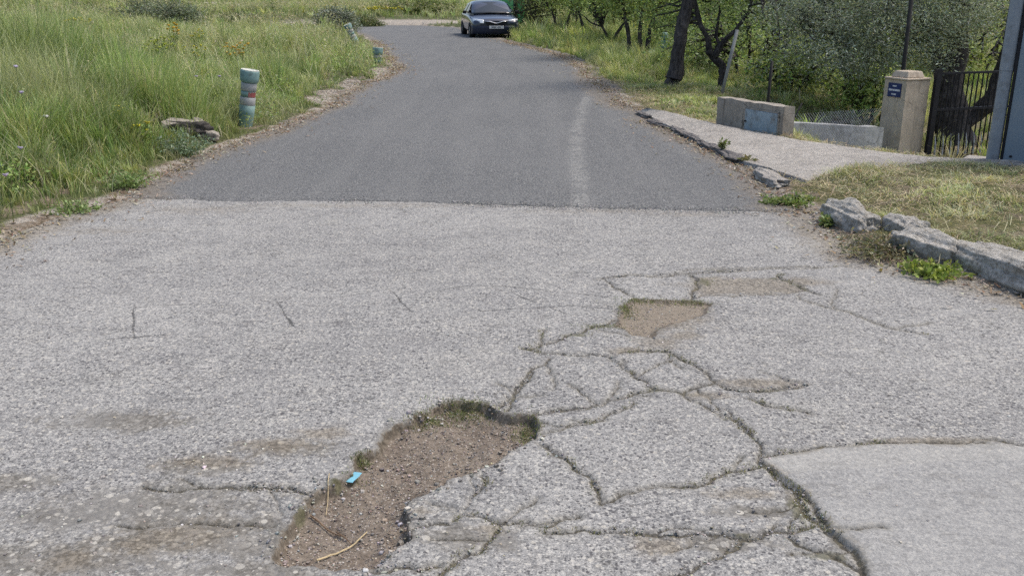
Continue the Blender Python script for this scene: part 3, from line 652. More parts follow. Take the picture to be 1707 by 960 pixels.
# ------------------------------------------------------------------ masonry box, wall, pillar, gate, steel panel
M['plaster'] = conc_simple('stained_plaster', (.27, .24, .20), (.38, .345, .29), (.15, .13, .105), .005, .9, .35)
M['pillar'] = conc_simple('beige_render', (.45, .375, .285), (.55, .465, .365), (.33, .27, .205), .003, .6, .2)
M['bluemetal'] = simple('blue_grey_painted_metal', (.27, .34, .38), .55, .1, .15, 14, .3, .002, dirt=(.16, .16, .15), dsc=6)
M['zinc'] = simple('galvanised_steel_paint', (.215, .265, .315), .5, .25, .07, 2.2, .1, .001, dirt=(.26, .29, .32), dsc=1.2)
M['zinc_post'] = simple('grey_post_paint', (.27, .30, .335), .5, .3, .12, 7, dirt=(.2, .21, .22), dsc=5)
M['iron'] = simple('black_iron', (.022, .022, .027), .5, .5, .3, 20)
M['paleiron'] = simple('worn_silver_paint', (.38, .40, .45), .5, .3, .3, 15, dirt=(.06, .06, .07), dsc=14)
M['black'] = simple('black_rubber', (.015, .015, .016), .8)
a0 = P(1193, 207, .08); a1 = P(1304, 226, .10)
bx = empty('utility_box', a0, math.atan2(a1[1]-a0[1], a1[0]-a0[0])); tag(bx, 'low weathered masonry box with a small blue-grey metal door beside the ramp', 'utility box')
Lb = math.hypot(a1[0]-a0[0], a1[1]-a0[1])
def slab_mesh(x0, x1, y0, y1, z0, zl, zr, nx=40, nz=16, seed=0, amp=.008):
    """masonry block with an uneven sloping top"""
    vs = []; fs = []
    def face(fn, nu, nv):
        b = len(vs)
        for i in range(nu+1):
            for j in range(nv+1): vs.append(fn(i/nu, j/nv))
        for i in range(nu):
            for j in range(nv): fs.append((b+i*(nv+1)+j, b+(i+1)*(nv+1)+j, b+(i+1)*(nv+1)+j+1, b+i*(nv+1)+j+1))
    def top(u): return zl+(zr-zl)*u + amp*1.5*mnoise.noise(Vector((u*6, seed, 0)))
    def d(p):
        q = Vector(p); k = mnoise.noise_vector(q*9+Vector((seed, 0, 0)))*amp; return tuple(q+k)
    face(lambda u, v: d((x0+(x1-x0)*u, y0, z0+(top(u)-z0)*v)), nx, nz)
    face(lambda u, v: d((x0+(x1-x0)*u, y1, z0+(top(u)-z0)*v)), nx, nz)
    face(lambda u, v: d((x0, y0+(y1-y0)*u, z0+(top(0)-z0)*v)), 8, nz)
    face(lambda u, v: d((x1, y0+(y1-y0)*u, z0+(top(1)-z0)*v)), 8, nz)
    face(lambda u, v: d((x0+(x1-x0)*u, y0+(y1-y0)*v, top(u))), nx, 8)
    m = MB(); m.add(vs, fs); return m
slab_mesh(0, Lb, 0, .15, -.6, .325, .33, seed=2).build('body', M['plaster'], bx, bevel=0)
d = MB(); d.box(Lb*.47, Lb*.93, -.022, .0, .0, .245); dr = d.build('door', M['bluemetal'], bx, bevel=.004)
d = MB(); d.box(Lb*.455, Lb*.47, -.012, .004, -.01, .262).box(Lb*.93, Lb*.945, -.012, .004, -.01, .262).box(Lb*.455, Lb*.945, -.012, .004, .247, .262); d.build('frame', M['plaster'], bx)
d = MB(); d.box(Lb*.475, Lb*.50, -.036, -.022, .10, .115); d.build('latch', M['iron'], dr)

# low wall with chain link behind the box
wa = PD(1322, 205, 12.6); wb = PD(1470, 212, 13.3)
wl = empty('low_wall', (wa[0], wa[1], -.75), math.atan2(wb[1]-wa[1], wb[0]-wa[0])); tag(wl, 'low pale wall with wire netting between the box and the pillar', 'wall')
Lw = math.hypot(wb[0]-wa[0], wb[1]-wa[1])
M['wallpale'] = conc_simple('pale_grey_wall', (.34, .34, .33), (.44, .44, .43), (.25, .24, .225), .004, .6, .25)
slab_mesh(0, Lw+.1, .05, .2, -.2, wa[2]+.75-.0, wb[2]+.75-.02, seed=6, amp=.006).build('wall_face', M['wallpale'], wl)
d = MB(); n = int(Lw/.045)
for i in range(-10, n+10):
    x = i*.045
    for sgn in (1, -1):
        p0 = [x, 0, .25]; p1 = [x+sgn*.55, 0, .80]
        if min(p0[0], p1[0]) < 0 or max(p0[0], p1[0]) > Lw: continue
        d.tube([(p0[0], .02, p0[2]), (p1[0], .02, p1[2])], .0018, 3, False)
d.build('wire_netting', M['paleiron'], wl)

# pillar
pc = PD(1497, 258, 13.9); ph = 1.245; pz = pc[2]-.25
pl = empty('gate_pillar', (pc[0], pc[1], pz), R(22)); tag(pl, 'beige rendered gate pillar with a stepped cap and small blue street plate', 'pillar')
hh = .217
z_top = PD(1503, 133, 13.9)[2]-pz
slab_mesh(-hh, hh, -hh, hh, -.3, z_top, z_top, 24, 40, 9, .004).build('shaft', M['pillar'], pl)
d = MB(); d.box(-hh-.012, hh+.012, -hh-.012, hh+.012, z_top+.004, z_top+.035); d.box(-hh+.05, hh-.05, -hh+.05, hh-.05, z_top+.037, z_top+.125, taper=.035)
d.build('cap', M['pillar'], pl, bevel=.012)
M['plate'] = simple('navy_enamel', (.018, .035, .12), .35, 0, .2, 6); M['white'] = simple('white_paint', (.72, .73, .75), .6, 0, .1, 12)
d = MB(); pw_ = .128; zt = z_top-.045
d.box(-hh-.012, -hh-.002, -pw_+.0, pw_+.0, zt-.20, zt); plate = d.build('street_plate', M['plate'], pl, bevel=.003)
def text(name, body, size, mat, parent, loc, rot, depth=.002, sx=1):
    c = bpy.data.curves.new(name, 'FONT'); c.body = body; c.size = size; c.extrude = depth; c.align_x = 'CENTER'; c.align_y = 'CENTER'
    tmp = bpy.data.objects.new(name, c); COL.objects.link(tmp)
    dg = bpy.context.evaluated_depsgraph_get(); me = bpy.data.meshes.new_from_object(tmp.evaluated_get(dg))
    COL.objects.unlink(tmp); bpy.data.objects.remove(tmp)
    me.materials.clear(); me.materials.append(mat)
    o = link(bpy.data.objects.new(name, me), parent); o.location = loc; o.rotation_euler = rot; o.scale = (sx, 1, 1); return o
# three lines of worn white print, too small and faded to read in the photograph
def print_line(zc, half, hgt, seed):
    rr = random.Random(seed); m = MB(); y = -half
    while y < half-.006:
        w_ = rr.uniform(.007, .013); m.box(-hh-.0142, -hh-.0122, y, min(y+w_, half), zc-hgt/2*rr.uniform(.75, 1), zc+hgt/2*rr.uniform(.75, 1)); y += w_+.004
    m.build('print_line', M['white'], plate)
print_line(zt-.040, .038, .022, 1); print_line(zt-.098, .108, .030, 2); print_line(zt-.158, .045, .024, 3)

# iron gate
g0 = PD(1542, 258, 13.7); g1 = PD(1700, 258, 14.3); gr = empty('iron_gate', (g0[0], g0[1], g0[2]-.12), math.atan2(g1[1]-g0[1], g1[0]-g0[0]))
tag(gr, 'black iron bar gate between the beige pillar and the steel panel', 'gate'); Lg = 1.5
gh = PD(1552, 118, 13.7)[2]-(g0[2]-.12)
d = MB(); d.box(0, .085, -.03, .03, -.1, gh+.02); d.box(Lg, Lg+.06, -.03, .03, -.1, gh); d.box(.085, Lg, -.02, .02, .02, .06); d.box(.085, Lg, -.02, .02, gh*.565, gh*.565+.035); d.box(.085, Lg, -.02, .02, gh-.06, gh-.03); d.build('gate_frame', M['iron'], gr)
nb = 15
for i in range(nb):
    x = .085+(i+1)*(Lg-.085)/(nb+1); d = MB(); d.tube([(x, 0, .06), (x, 0, gh-.06)], .011, 6); d.build('bar', M['iron'], gr)
for i in range(9):
    x = .15+i*.145; d = MB(); d.tube([(x-.02, -.045, .10), (x-.035, -.05, .28), (x-.055, -.045, .42)], [.013, .010, .004], 6); d.build('spear', M['paleiron'], gr)

# steel panel with a round post
s0 = P(1655, 262, .12); s1 = P(1760, 272, .12)
sp = empty('steel_panel', (s0[0], s0[1], .10), math.atan2(s1[1]-s0[1], s1[0]-s0[0])); tag(sp, 'tall blue-grey sheet steel panel with a round edge post at the right edge', 'steel panel')
d = MB(); d.box(.09, 2.2, -.02, .02, .0, 2.3); pn = d.build('sheet', M['zinc'], sp, bevel=.004)
d = MB(); d.lathe([(.058, -.05), (.058, .82)], 20).lathe([(.061, .823), (.061, 1.5)], 20).lathe([(.058, 1.503), (.058, 2.35)], 20); d.build('post', M['zinc_post'], sp, smooth=False)
d = MB(); d.box(.066, .088, -.028, .028, 0, 2.3); d.build('seam', M['iron'], sp)
for (x, z) in ((.155, .045), (.20, 1.0), (.9, .05), (.9, 1.0)):
    d = MB(); d.lathe([(.012, 0), (.012, .012), (.006, .016)], 10, Matrix.Translation((x, -.02, z)) @ Matrix.Rotation(math.pi/2, 4, 'X')); d.build('bolt', M['iron'], sp)
d = MB(); d.box(-.25, 2.4, -.12, .14, -.14, .0); o = d.build('plinth', M['ramp'], sp, bevel=.02)

# ------------------------------------------------------------------ bollards
M['bol'] = simple('faded_green_plastic', (.17, .27, .25), .55, 0, .12, 4, dirt=(.25, .33, .31), dsc=5)
M['bolcap'] = simple('faded_green_cap', (.19, .30, .285), .55, 0, .12, 5, dirt=(.12, .18, .17), dsc=7)
M['band'] = simple('worn_reflective_band', (.34, .34, .33), .45, 0, .15, 9, dirt=(.23, .25, .235), dsc=12)
M['red'] = simple('torn_red_sticker', (.30, .085, .08), .5, 0, .2, 9, dirt=(.34, .31, .29), dsc=10)
M['rim'] = simple('pale_rim', (.55, .55, .47), .6, 0, .15, 9)
def bollard(loc, rot, label, scale=1, red=True):
    e = empty('bollard', loc, rot=rot); e.scale = (scale,)*3; tag(e, label, 'bollard', 'green bollards along the left verge')
    MB().lathe([(.085, -.12), (.087, 0), (.097, .20), (.100, .30)], 28).build('base', M['bol'], e, smooth=True)
    MB().lathe([(.096, .302), (.098, .306), (.098, .395), (.094, .40)], 28).build('reflective_band', M['band'], e, smooth=True)
    MB().lathe([(.091, .402), (.091, .48)], 28).build('waist', M['bol'], e, smooth=True)
    MB().lathe([(.095, .482), (.098, .486), (.098, .575), (.095, .58)], 28).build('reflective_band', M['band'], e, smooth=True)
    cp = MB().lathe([(.094, .582), (.112, .60), (.118, .64), (.119, .725), (.115, .735)], 28).build('cap', M['bolcap'], e, smooth=True)
    MB().lathe([(.113, .737), (.113, .743), (.098, .744), (.096, .738)], 28).build('rim', M['rim'], cp)
    if red:
        m = MB(); vs = []; n = 10
        for k in range(n+1):
            a = R(-75)+R(75)*k/n
            for z in (.408, .47+.008*math.sin(k*2.1)): vs.append((.0935*math.cos(a), .0935*math.sin(a), z))
        m.add(vs, [(2*k, 2*k+2, 2*k+3, 2*k+1) for k in range(n)]); m.build('sticker', M['red'], e)
    return e
bollard((BO1[0], BO1[1], .0), (0, R(9.5), 0), 'faded green bollard with two grey bands and a torn red sticker, nearest the camera', .97)
bollard((BO2[0], BO2[1], -.30), (0, R(4), R(40)), 'short green bollard sunk in the dry grass at the bend', 1.0, False)
bollard((BO3[0], BO3[1], -.05), (R(6), R(-24), R(0)), 'pale leaning bollard with white bands far along the left verge', 1.05, False)
# faded panel behind it
M['palegreen'] = simple('faded_pale_green_board', (.27, .37, .33), .6, 0, .15, 3)
p = P(556, 62, .0); e = empty('low_board', (p[0]-.2, p[1]+.6, .02), R(4)); tag(e, 'low faded green board lying in grass beside the leaning bollard', 'board')
MB().box(0, .85, -.02, .02, .03, .27).build('board', M['palegreen'], e, bevel=.01); MB().box(.05, .11, .02, .08, -.2, .22).build('post', M['palegreen'], e)

# ------------------------------------------------------------------ car
def car_mat():
    t = NT('dark_blue_car_paint'); t.col((.014, .021, .042)); t.rough(.3); t.b.inputs['Metallic'].default_value = .15
    t.b.inputs['Coat Weight'].default_value = .8; t.b.inputs['Coat Roughness'].default_value = .06; return t.m
M['paint'] = car_mat()
t = NT('car_glass'); t.col((.02, .025, .028)); t.rough(.05); t.spec(.6); M['glass'] = t.m
M['chrome'] = simple('chrome', (.65, .67, .7), .2, .9, .05); M['lamp'] = simple('headlight_glass', (.78, .82, .86), .12, .1, .15, 20, spec=.8)
M['bumper'] = simple('dark_bumper', (.014, .02, .04), .35); M['tyre'] = simple('tyre', (.02, .02, .02), .85); M['rimm'] = simple('alloy', (.42, .43, .45), .35, .6)
M['interior'] = simple('car_interior', (.05, .05, .055), .9)
def car():
    p = P(806, 57, 0); e = empty('parked_car', (-.93, 38.2, -.02), R(9)); e.scale = (1.06, 1, .95); tag(e, 'dark blue hatchback parked facing the road on the dirt verge', 'car')
    # car local: x width, y length (front at -y), z up ; section list: y, half widths/heights
    def loft(secs, name, mat, ncap=True, sub=1):
        m = MB(); vs = []; n = len(secs[0])
        for s in secs: vs += s
        fs = []
        for i in range(len(secs)-1):
            for k in range(n):
                k2 = (k+1) % n; fs.append((i*n+k, i*n+k2, (i+1)*n+k2, (i+1)*n+k))
        if ncap: fs.append(tuple(range(n-1, -1, -1))); fs.append(tuple((len(secs)-1)*n+k for k in range(n)))
        m.add(vs, fs); o = m.build(name, mat, e, smooth=True)
        if sub: s = o.modifiers.new('s', 'SUBSURF'); s.levels = sub; s.render_levels = 2
        return o
    def body_sec(y, w, z0, zb, zt, crown=.03):
        pts = [(-w*.86, z0), (-w*.97, z0+.06), (-w, zb-.12), (-w*.985, zb), (-w*.93, zt-.03), (-w*.80, zt), (-w*.4, zt+crown), (0, zt+crown*1.3)]
        pts = pts + [(-a, b) for a, b in pts[-2::-1]]
        return [(a, y, b) for a, b in pts]
    B_ = [(-2.17, .60, .32, .52, .60), (-2.15, .74, .24, .56, .66), (-2.05, .83, .20, .62, .74), (-1.8, .865, .20, .66, .78), (-1.3, .875, .20, .76, .855), (-.95, .88, .20, .80, .90), (-.5, .885, .20, .85, .93), (.6, .885, .20, .87, .955), (1.5, .88, .20, .88, .97), (2.0, .85, .22, .85, .98), (2.2, .78, .3, .7, .86)]
    loft([body_sec(*s) for s in B_], 'body', M['paint'])
    def cab(y, wb, wt, zb, zt): 
        pts = [(-wb, zb), (-(wb*.35+wt*.65), zb+(zt-zb)*.72), (-wt, zt-.04), (-wt*.75, zt), (0, zt+.02)]
        pts = pts+[(-a, b) for a, b in pts[-2::-1]]; return [(a, y, b) for a, b in pts]
    C_ = [(-1.05, .76, .72, .88, .905), (-.80, .79, .68, .90, 1.08), (-.5, .81, .65, .93, 1.29), (-.22, .82, .63, .93, 1.40), (.2, .82, .62, .93, 1.445), (.9, .81, .61, .93, 1.43), (1.5, .79, .59, .93, 1.36), (1.85, .76, .58, .93, 1.15), (2.0, .74, .6, .93, 1.0)]
    loft([cab(*s) for s in C_], 'cabin', M['paint'])
    # windscreen: curved sheet following the front slope
    def sheet(name, mat, fn, nu=10, nv=8, th=0):
        m = MB(); vs = [fn(i/nu, j/nv) for i in range(nu+1) for j in range(nv+1)]
        m.add(vs, [(i*(nv+1)+j, (i+1)*(nv+1)+j, (i+1)*(nv+1)+j+1, i*(nv+1)+j+1) for i in range(nu) for j in range(nv)])
        o = m.build(name, mat, e, smooth=True)
        if th: s = o.modifiers.new('t', 'SOLIDIFY'); s.thickness = th
        return o
    def ws(u, v):
        w_ = .74+(.575-.74)*v; x = (u*2-1)*w_; y = -1.09+.87*v-.0+.10*(u*2-1)**2; z = .915+(1.375-.915)*v+.035*(1-(u*2-1)**2)
        return (x, y-.03, z+.012)
    sheet('windscreen', M['glass'], ws, th=.008)
    for sg in (-1, 1):
        for (ya, yb, ta, tb) in ((-.80, .18, -.30, .18), (.26, 1.12, .26, 1.02)):
            def sw(u, v, ya=ya, yb=yb, ta=ta, tb=tb):
                yl = ya+(yb-ya)*u; yt = ta+(tb-ta)*u; y = yl+(yt-yl)*v; x = .842+(.655-.842)*v
                return (sg*(x+.006), y, .955+(1.33-.955)*v)
            sheet('side_window', M['glass'], sw, 6, 5, .006)
        # mirror
        m = MB(); m.box(sg*.90, sg*1.04, -.72, -.62, .93, 1.05) if sg > 0 else m.box(-1.04, -.90, -.72, -.62, .93, 1.05)
        mo = m.build('mirror', M['black'] if sg < 0 else M['black'], e, bevel=.03)
        # headlight
        def hl(u, v):
            x = .44+.36*u; top = .715+.045*u; bot = .585+.03*u*u; z = bot+(top-bot)*v
            y = -2.155+.19*u**2.2+.05*v - .012
            return (sg*x, y, z)
        h = sheet('headlight', M['lamp'], hl, 8, 5, .02)
        def fg(u, v):
            a = u*2*math.pi; return (sg*.62+.055*v*math.cos(a), -2.145, .36+.045*v*math.sin(a))
        sheet('fog_lamp', M['lamp'], fg, 12, 2, .015)
        for y in (-1.38, 1.32):
            wh = empty('wheel', (sg*.79, y, .31)); wh.parent = e
            Mx = Matrix.Rotation(math.pi/2, 4, 'Y')
            MB().lathe([(.20, -.09), (.29, -.098), (.312, -.075), (.315, 0), (.312, .075), (.29, .098), (.20, .09)], 32, Mx, cap=False).build('tyre', M['tyre'], wh, smooth=True)
            m = MB(); m.lathe([(.205, -.07), (.205, .07)], 28, Mx, cap=False); m.lathe([(.05, .05*sg), (.05, .085*sg)], 12, Mx)
            for k in range(7):
                a = k*2*math.pi/7; Mr = Matrix.Rotation(a, 4, 'X'); m.box(min(.05*sg, .075*sg), max(.05*sg, .075*sg), -.022, .022, .03, .205, Mr)
            m.build('rim', M['rimm'], wh)
    # front face: grille, chrome wing, plate, lower bumper
    m = MB(); m.add([(-.42, -2.185, .665), (.42, -2.185, .665), (.28, -2.192, .50), (.0, -2.195, .475), (-.28, -2.192, .50), (-.42, -2.10, .665), (.42, -2.10, .665), (.28, -2.10, .50), (0, -2.10, .475), (-.28, -2.10, .50)],
        [(4, 3, 2, 1, 0), (0, 1, 6, 5), (1, 2, 7, 6), (2, 3, 8, 7), (3, 4, 9, 8), (4, 0, 5, 9)]); m.build('grille', M['black'], e)
    m = MB(); m.tube([(-.43, -2.185, .672), (-.22, -2.20, .655), (-.06, -2.21, .60), (0, -2.212, .59), (.06, -2.21, .60), (.22, -2.20, .655), (.43, -2.185, .672)], [.012, .02, .017, .02, .017, .02, .012], 8); m.build('grille_trim', M['chrome'], e, smooth=True)
    m = MB(); m.add(*bumper()); bo = m.build('bumper', M['bumper'], e, smooth=True); s = bo.modifiers.new('s', 'SUBSURF'); s.levels = 1; s.render_levels = 2
    m = MB(); m.box(-.26, .26, -2.245, -2.232, .385, .495); pt = m.build('number_plate', simple('number_plate', (.62, .63, .64), .4, 0, .06), e, bevel=.004)
    m = MB()
    pm_ = simple('plate_print', (.12, .12, .13), .5)
    for k, x in enumerate((-.18, -.135, -.09, -.045, .03, .075, .12)): MB().box(x, x+.03, -2.249, -2.2455, .41, .47).build('character', pm_, pt)
    # wipers
    for x in (-.45, .12):
        m = MB(); m.tube([(x, -1.15, .935), (x+.42, -1.08, .985)], .008, 5); m.build('wiper', M['black'], e)
def bumper():
    vs = []; fs = []; n = 16
    prof = [(.0, .50), (-.045, .47), (-.05, .36), (-.035, .24), (.03, .18)]
    for i in range(n+1):
        u = i/n*2-1; x = .865*math.sin(u*math.pi/2); y = -2.185+.34*(abs(u)**4)+.02
        for (dy, z) in prof: vs.append((x*(1+.0), y+dy, z))
    m_ = len(prof)
    for i in range(n):
        for j in range(m_-1): fs.append((i*m_+j, (i+1)*m_+j, (i+1)*m_+j+1, i*m_+j+1))
    return vs, fs
car()

# ------------------------------------------------------------------ vegetation tools
RS = np.random.RandomState(5)
def blades(name, x, y, z, h, wd, lean, cols, mat, label=None, cat=None, kind='stuff', parent=None, az=None, droop=.6):
    n = len(x); a = RS.rand(n)*2*np.pi if az is None else az
    fa = a+RS.randn(n)*.8+np.pi/2                      # facing
    dx, dy = np.cos(a), np.sin(a); sx, sy = np.cos(fa)*wd/2, np.sin(fa)*wd/2
    ts = np.array([0, .35, .7, 1.0]); V = np.zeros((n, 7, 3)); C = np.zeros((n, 7, 3))
    for k, t in enumerate(ts):
        off = lean*h*(t**1.8); zz = h*(t - droop*lean*t**3*.5)
        cx = x+dx*off; cy = y+dy*off; cz_ = z+np.maximum(zz, -.0)
        wk = (1-.55*t) if k < 3 else 0
        if k < 3:
            V[:, 2*k] = np.stack([cx-sx*wk, cy-sy*wk, cz_], -1); V[:, 2*k+1] = np.stack([cx+sx*wk, cy+sy*wk, cz_], -1)
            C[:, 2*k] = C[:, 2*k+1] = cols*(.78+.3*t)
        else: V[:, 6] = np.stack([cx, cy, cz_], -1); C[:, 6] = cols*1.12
    b = np.arange(n)[:, None]*7
    q = np.concatenate([b+np.array([[0, 1, 3, 2]]), b+np.array([[2, 3, 5, 4]])]); t3 = b+np.array([[4, 5, 6]])
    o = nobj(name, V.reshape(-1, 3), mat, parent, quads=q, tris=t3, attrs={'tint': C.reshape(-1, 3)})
    if label or kind: tag(o, label, cat, None, kind)
    return o
def leaves(name, pts, size, cols, mat, parent=None, elong=2.2, up=.3):
    """small folded leaves at pts"""
    n = len(pts); d = RS.randn(n, 3); d[:, 2] *= .7; d[:, 2] += up; d /= np.linalg.norm(d, axis=1)[:, None]
    r = RS.randn(n, 3); s = np.cross(d, r); s /= np.linalg.norm(s, axis=1)[:, None]+1e-9
    L_ = (size*(.6+.8*RS.rand(n)))[:, None] if np.ndim(size) else size*(.6+.8*RS.rand(n))[:, None]
    V = np.stack([pts, pts+d*L_*.5+s*L_/elong*.5, pts+d*L_, pts+d*L_*.5-s*L_/elong*.5], 1)
    b = np.arange(n)[:, None]*4; q = b+np.array([[0, 1, 2, 3]])
    return nobj(name, V.reshape(-1, 3), mat, parent, quads=q, attrs={'tint': np.repeat(cols, 4, 0)})
def pal(n, ws, cs, jit=.15):
    ws = np.array(ws, float); ws /= ws.sum(); i = RS.choice(len(cs), n, p=ws); c = np.array(cs)[i]
    return c*(1+RS.randn(n, 1)*jit).clip(.4, 1.8)*(1+RS.randn(n, 3)*.05)
G1, G2, G3, YG, ST, PA = (.23, .33, .10), (.31, .41, .13), (.12, .20, .075), (.47, .48, .18), (.66, .59, .40), (.55, .54, .34)
GY = (.15, .19, .10)

def scatter(n, x0, x1, y0, y1): return RS.uniform(x0, x1, n), RS.uniform(y0, y1, n)
def in_view(x, y, z=.3, m=160):
    yy = y*cP-(z-H_CAM)*sP; u = 853.5+FPX*x/np.maximum(yy, .1); return (u > -m) & (u < 1707+m) & (yy > .5)
# rubble block sits in the left grass, leave room for it
RUB = P(292, 235, .10)
def grass_zone(name, n, x0, x1, y0, y1, hfun, wid, ws, cs, label, smin=.1, dens=None, lean=.35, view=True, jit=.18, tuft=.7, per=22, spread=.07):
    nt_ = int(n*tuft/per); cx, cy = scatter(nt_, x0, x1, y0, y1); pc_ = (per*(.3+1.4*RS.rand(nt_))).astype(int)+1
    sp_ = spread*(.5+RS.rand(nt_)); th = .65+.8*RS.rand(nt_)**1.3; tl = .5+1.3*RS.rand(nt_); tc = pal(nt_, ws, cs, .22); ta = RS.rand(nt_)*6.28
    ii = np.repeat(np.arange(nt_), pc_); a = RS.rand(len(ii))*6.28; rr = sp_[ii]*RS.rand(len(ii))**.7
    xt, yt = cx[ii]+np.cos(a)*rr, cy[ii]+np.sin(a)*rr
    nr_ = int(n*(1-tuft)); xr, yr = scatter(nr_, x0, x1, y0, y1)
    x = np.r_[xt, xr]; y = np.r_[yt, yr]; hm_ = np.r_[th[ii], .55+.5*RS.rand(nr_)]; lm_ = np.r_[tl[ii], .5+RS.rand(nr_)]
    az = np.r_[np.arctan2(np.sin(a)+.7*np.sin(ta[ii]), np.cos(a)+.7*np.cos(ta[ii])), RS.rand(nr_)*6.28]
    c = np.vstack([tc[ii]*.65+.35*pal(len(ii), ws, cs, jit), pal(nr_, ws, cs, jit)]); dr_ = np.r_[RS.rand(nt_)[ii], RS.rand(nr_)]
    k = in_view(x, y)
    x, y, hm_, lm_, az, c, dr_ = x[k], y[k], hm_[k], lm_[k], az[k], c[k], dr_[k]
    s = road_sdf(x, y); d = (sst(smin, smin+.5, s)*.85+.15*(s > smin*.6))*(1-.95*np.clip(bare(x, y)*1.3, 0, 1))*(1-np.clip(pale(x, y)*1.4, 0, 1))
    d *= .30+.70*sst(-.35, .15, fbm(x*1.6, y*1.6, 111))
    for bx_, by_, br_ in ((BO1[0]+.05, BO1[1]-.28, .32), (BO2[0], BO2[1]-.8, .7), (BO3[0]-.1, BO3[1]-1.0, 1.0), (BO3[0], BO3[1]-2.5, .8)): d = d*(1-.93*np.exp(-((x-bx_)/br_)**2-((y-by_)/(br_*1.6))**2))
    if dens is not None: d = d*dens(x, y)
    k = dr_*.8+.2*RS.rand(len(x)) < d; x, y, s, hm_, lm_, az, c = x[k], y[k], s[k], hm_[k], lm_[k], az[k], c[k]
    h = hfun(x, y, s)*hm_*(.6+.6*RS.rand(len(x))); z = Hgt(x, y)-.01
    tone = fbm(x*.9, y*.9, 121); c = c*(1+.45*tone)[:, None]; dry = sst(.0, .5, fbm(x*.6, y*.6, 123))*.55
    c = c*(1-dry[:, None])+np.array(PA)*dry[:, None]
    near_edge = sst(.6, .1, s)*.5; c = c*(1-near_edge[:, None])+np.array((.36, .32, .18))*near_edge[:, None]
    wd = wid*(.6+.8*RS.rand(len(x)))
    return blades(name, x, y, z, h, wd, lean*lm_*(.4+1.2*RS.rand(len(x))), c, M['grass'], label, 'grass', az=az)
def hl(x, y, s):
    return (.10+.38*sst(.05, 1.1, s)+.22*sst(1.5, 4, s))*(.9+.9*fbm(x*.9, y*.9, 131)) * (1-.55*blob(x, y, RUB[0], RUB[1]-.1, .8, .6))
notrub = lambda x, y: 1-.80*blob(x, y, RUB[0], RUB[1]+.16, .30, .20)
grass_zone('tall_grass', 330000, -9, -2.2, 3.5, 15, hl, .0085, [4, 5, 2, 2.6, 1.0, 1.4], [G1, G2, G3, YG, ST, PA], 'tall green grass covering the near left verge', dens=notrub)
grass_zone('meadow_grass', 240000, -18, -1.5, 15, 34, lambda x, y, s: (.09+.40*sst(.05, 1.6, s))*(.9+.7*fbm(x*.5, y*.5, 133)), .015, [3, 4.5, 1, 4, 1.3, 3.4], [G1, G2, G3, YG, ST, PA], 'yellowing meadow grass on the left beyond the bollard')
grass_zone('far_meadow_grass', 200000, -55, 8, 34, 90, lambda x, y, s: (.12+.5*sst(.1, 1.5, s))*(.9+.6*fbm(x*.3, y*.3, 135)), .035, [1.5, 4, .6, 4, 2.0, 4], [G1, G2, G3, YG, ST, PA], 'pale dry meadow beyond the bend of the road')
# right: mown verge
right = lambda x, y: (x > 0)*1.0
def ramp_clear(x, y):
    s = poly_sdf(x, y, np.vstack([fr, bk[::-1]])); return (x > 0)*sst(-.02, .03, s)
grass_zone('mown_grass', 170000, 1.5, 8.5, 4.4, 9.4, lambda x, y, s: (.03+.045*sst(.1, .6, s))*(.9+.6*fbm(x*2, y*2, 141)), .006, [1.2, 1.6, .5, 1.5, 5, 4], [G1, G2, G3, YG, ST, PA], 'short mown grass behind the row of grey rocks', dens=lambda x, y: ramp_clear(x, y)*(.25+.75*sst(-.25, .25, fbm(x*2.2, y*2.2, 201)))*(1-.85*blob(x, y, 4.3, 6.4, .55, .7)), lean=.9)
grass_zone('verge_grass', 90000, 1.2, 6, 11.5, 21, lambda x, y, s: (.04+.07*sst(.1, 1.2, s)+.3*sst(17.5, 20, y))*(.9+.5*fbm(x*2, y*2, 143)), .011, [2, 3, 1, 2, 2.4, 2], [G1, G2, G3, YG, ST, PA], 'short dry grass around the leaning dark trunk', dens=ramp_clear, lean=.6)
grass_zone('lush_grass', 110000, -.5, 12, 20, 42, lambda x, y, s: (.10+.36*sst(.1, .8, s))*(.9+.4*fbm(x*.8, y*.8, 145)), .018, [2, 5, .4, 5, .6, 1.5], [G1, G2, G3, YG, ST, PA], 'lush bright grass under the small trees on the right', smin=.08, dens=right)
grass_zone('grove_grass', 110000, 4, 34, 11, 46, lambda x, y, s: .30*(.9+.5*fbm(x*.8, y*.8, 147)), .022, [2, 3, 1, 5, 1, 4], [G1, G2, G3, YG, ST, PA], 'rough grass under the trees behind the wall', dens=lambda x, y: ramp_clear(x, y)*((x-4)*.3+(y-11)*.4 > 1)*1.0)

nb_ = 5200; x, y = scatter(nb_, -9, -2.4, 4, 26); s_ = road_sdf(x, y); k = in_view(x, y) & (s_ > .25) & (fbm(x*1.1, y*1.1, 191) > .02) & (bare(x, y) < .3); x, y = x[k], y[k]
per_ = 26; hh_ = RS.uniform(.08, .42, len(x)); pts = np.repeat(np.stack([x, y, Hgt(x, y)], -1), per_, 0); f_ = RS.rand(len(pts)); pts = pts+RS.randn(len(pts), 3)*np.array([.05, .05, .0]); pts[:, 2] += f_*np.repeat(hh_, per_)+.01
cl_ = np.repeat(pal(len(x), [2, 3, 2, 1], [(.20, .30, .09), (.30, .40, .13), (.42, .48, .17), (.34, .38, .25)], .2), per_, 0)*(1+RS.randn(len(pts), 1)*.12).clip(.5, 1.5)
o = leaves('meadow_herbs', pts, np.full(len(pts), .038), cl_, M['leaf'], None, 2.4, .3); tag(o, 'small leafy herbs growing among the tall grass on the left', 'herbs', None, 'stuff')
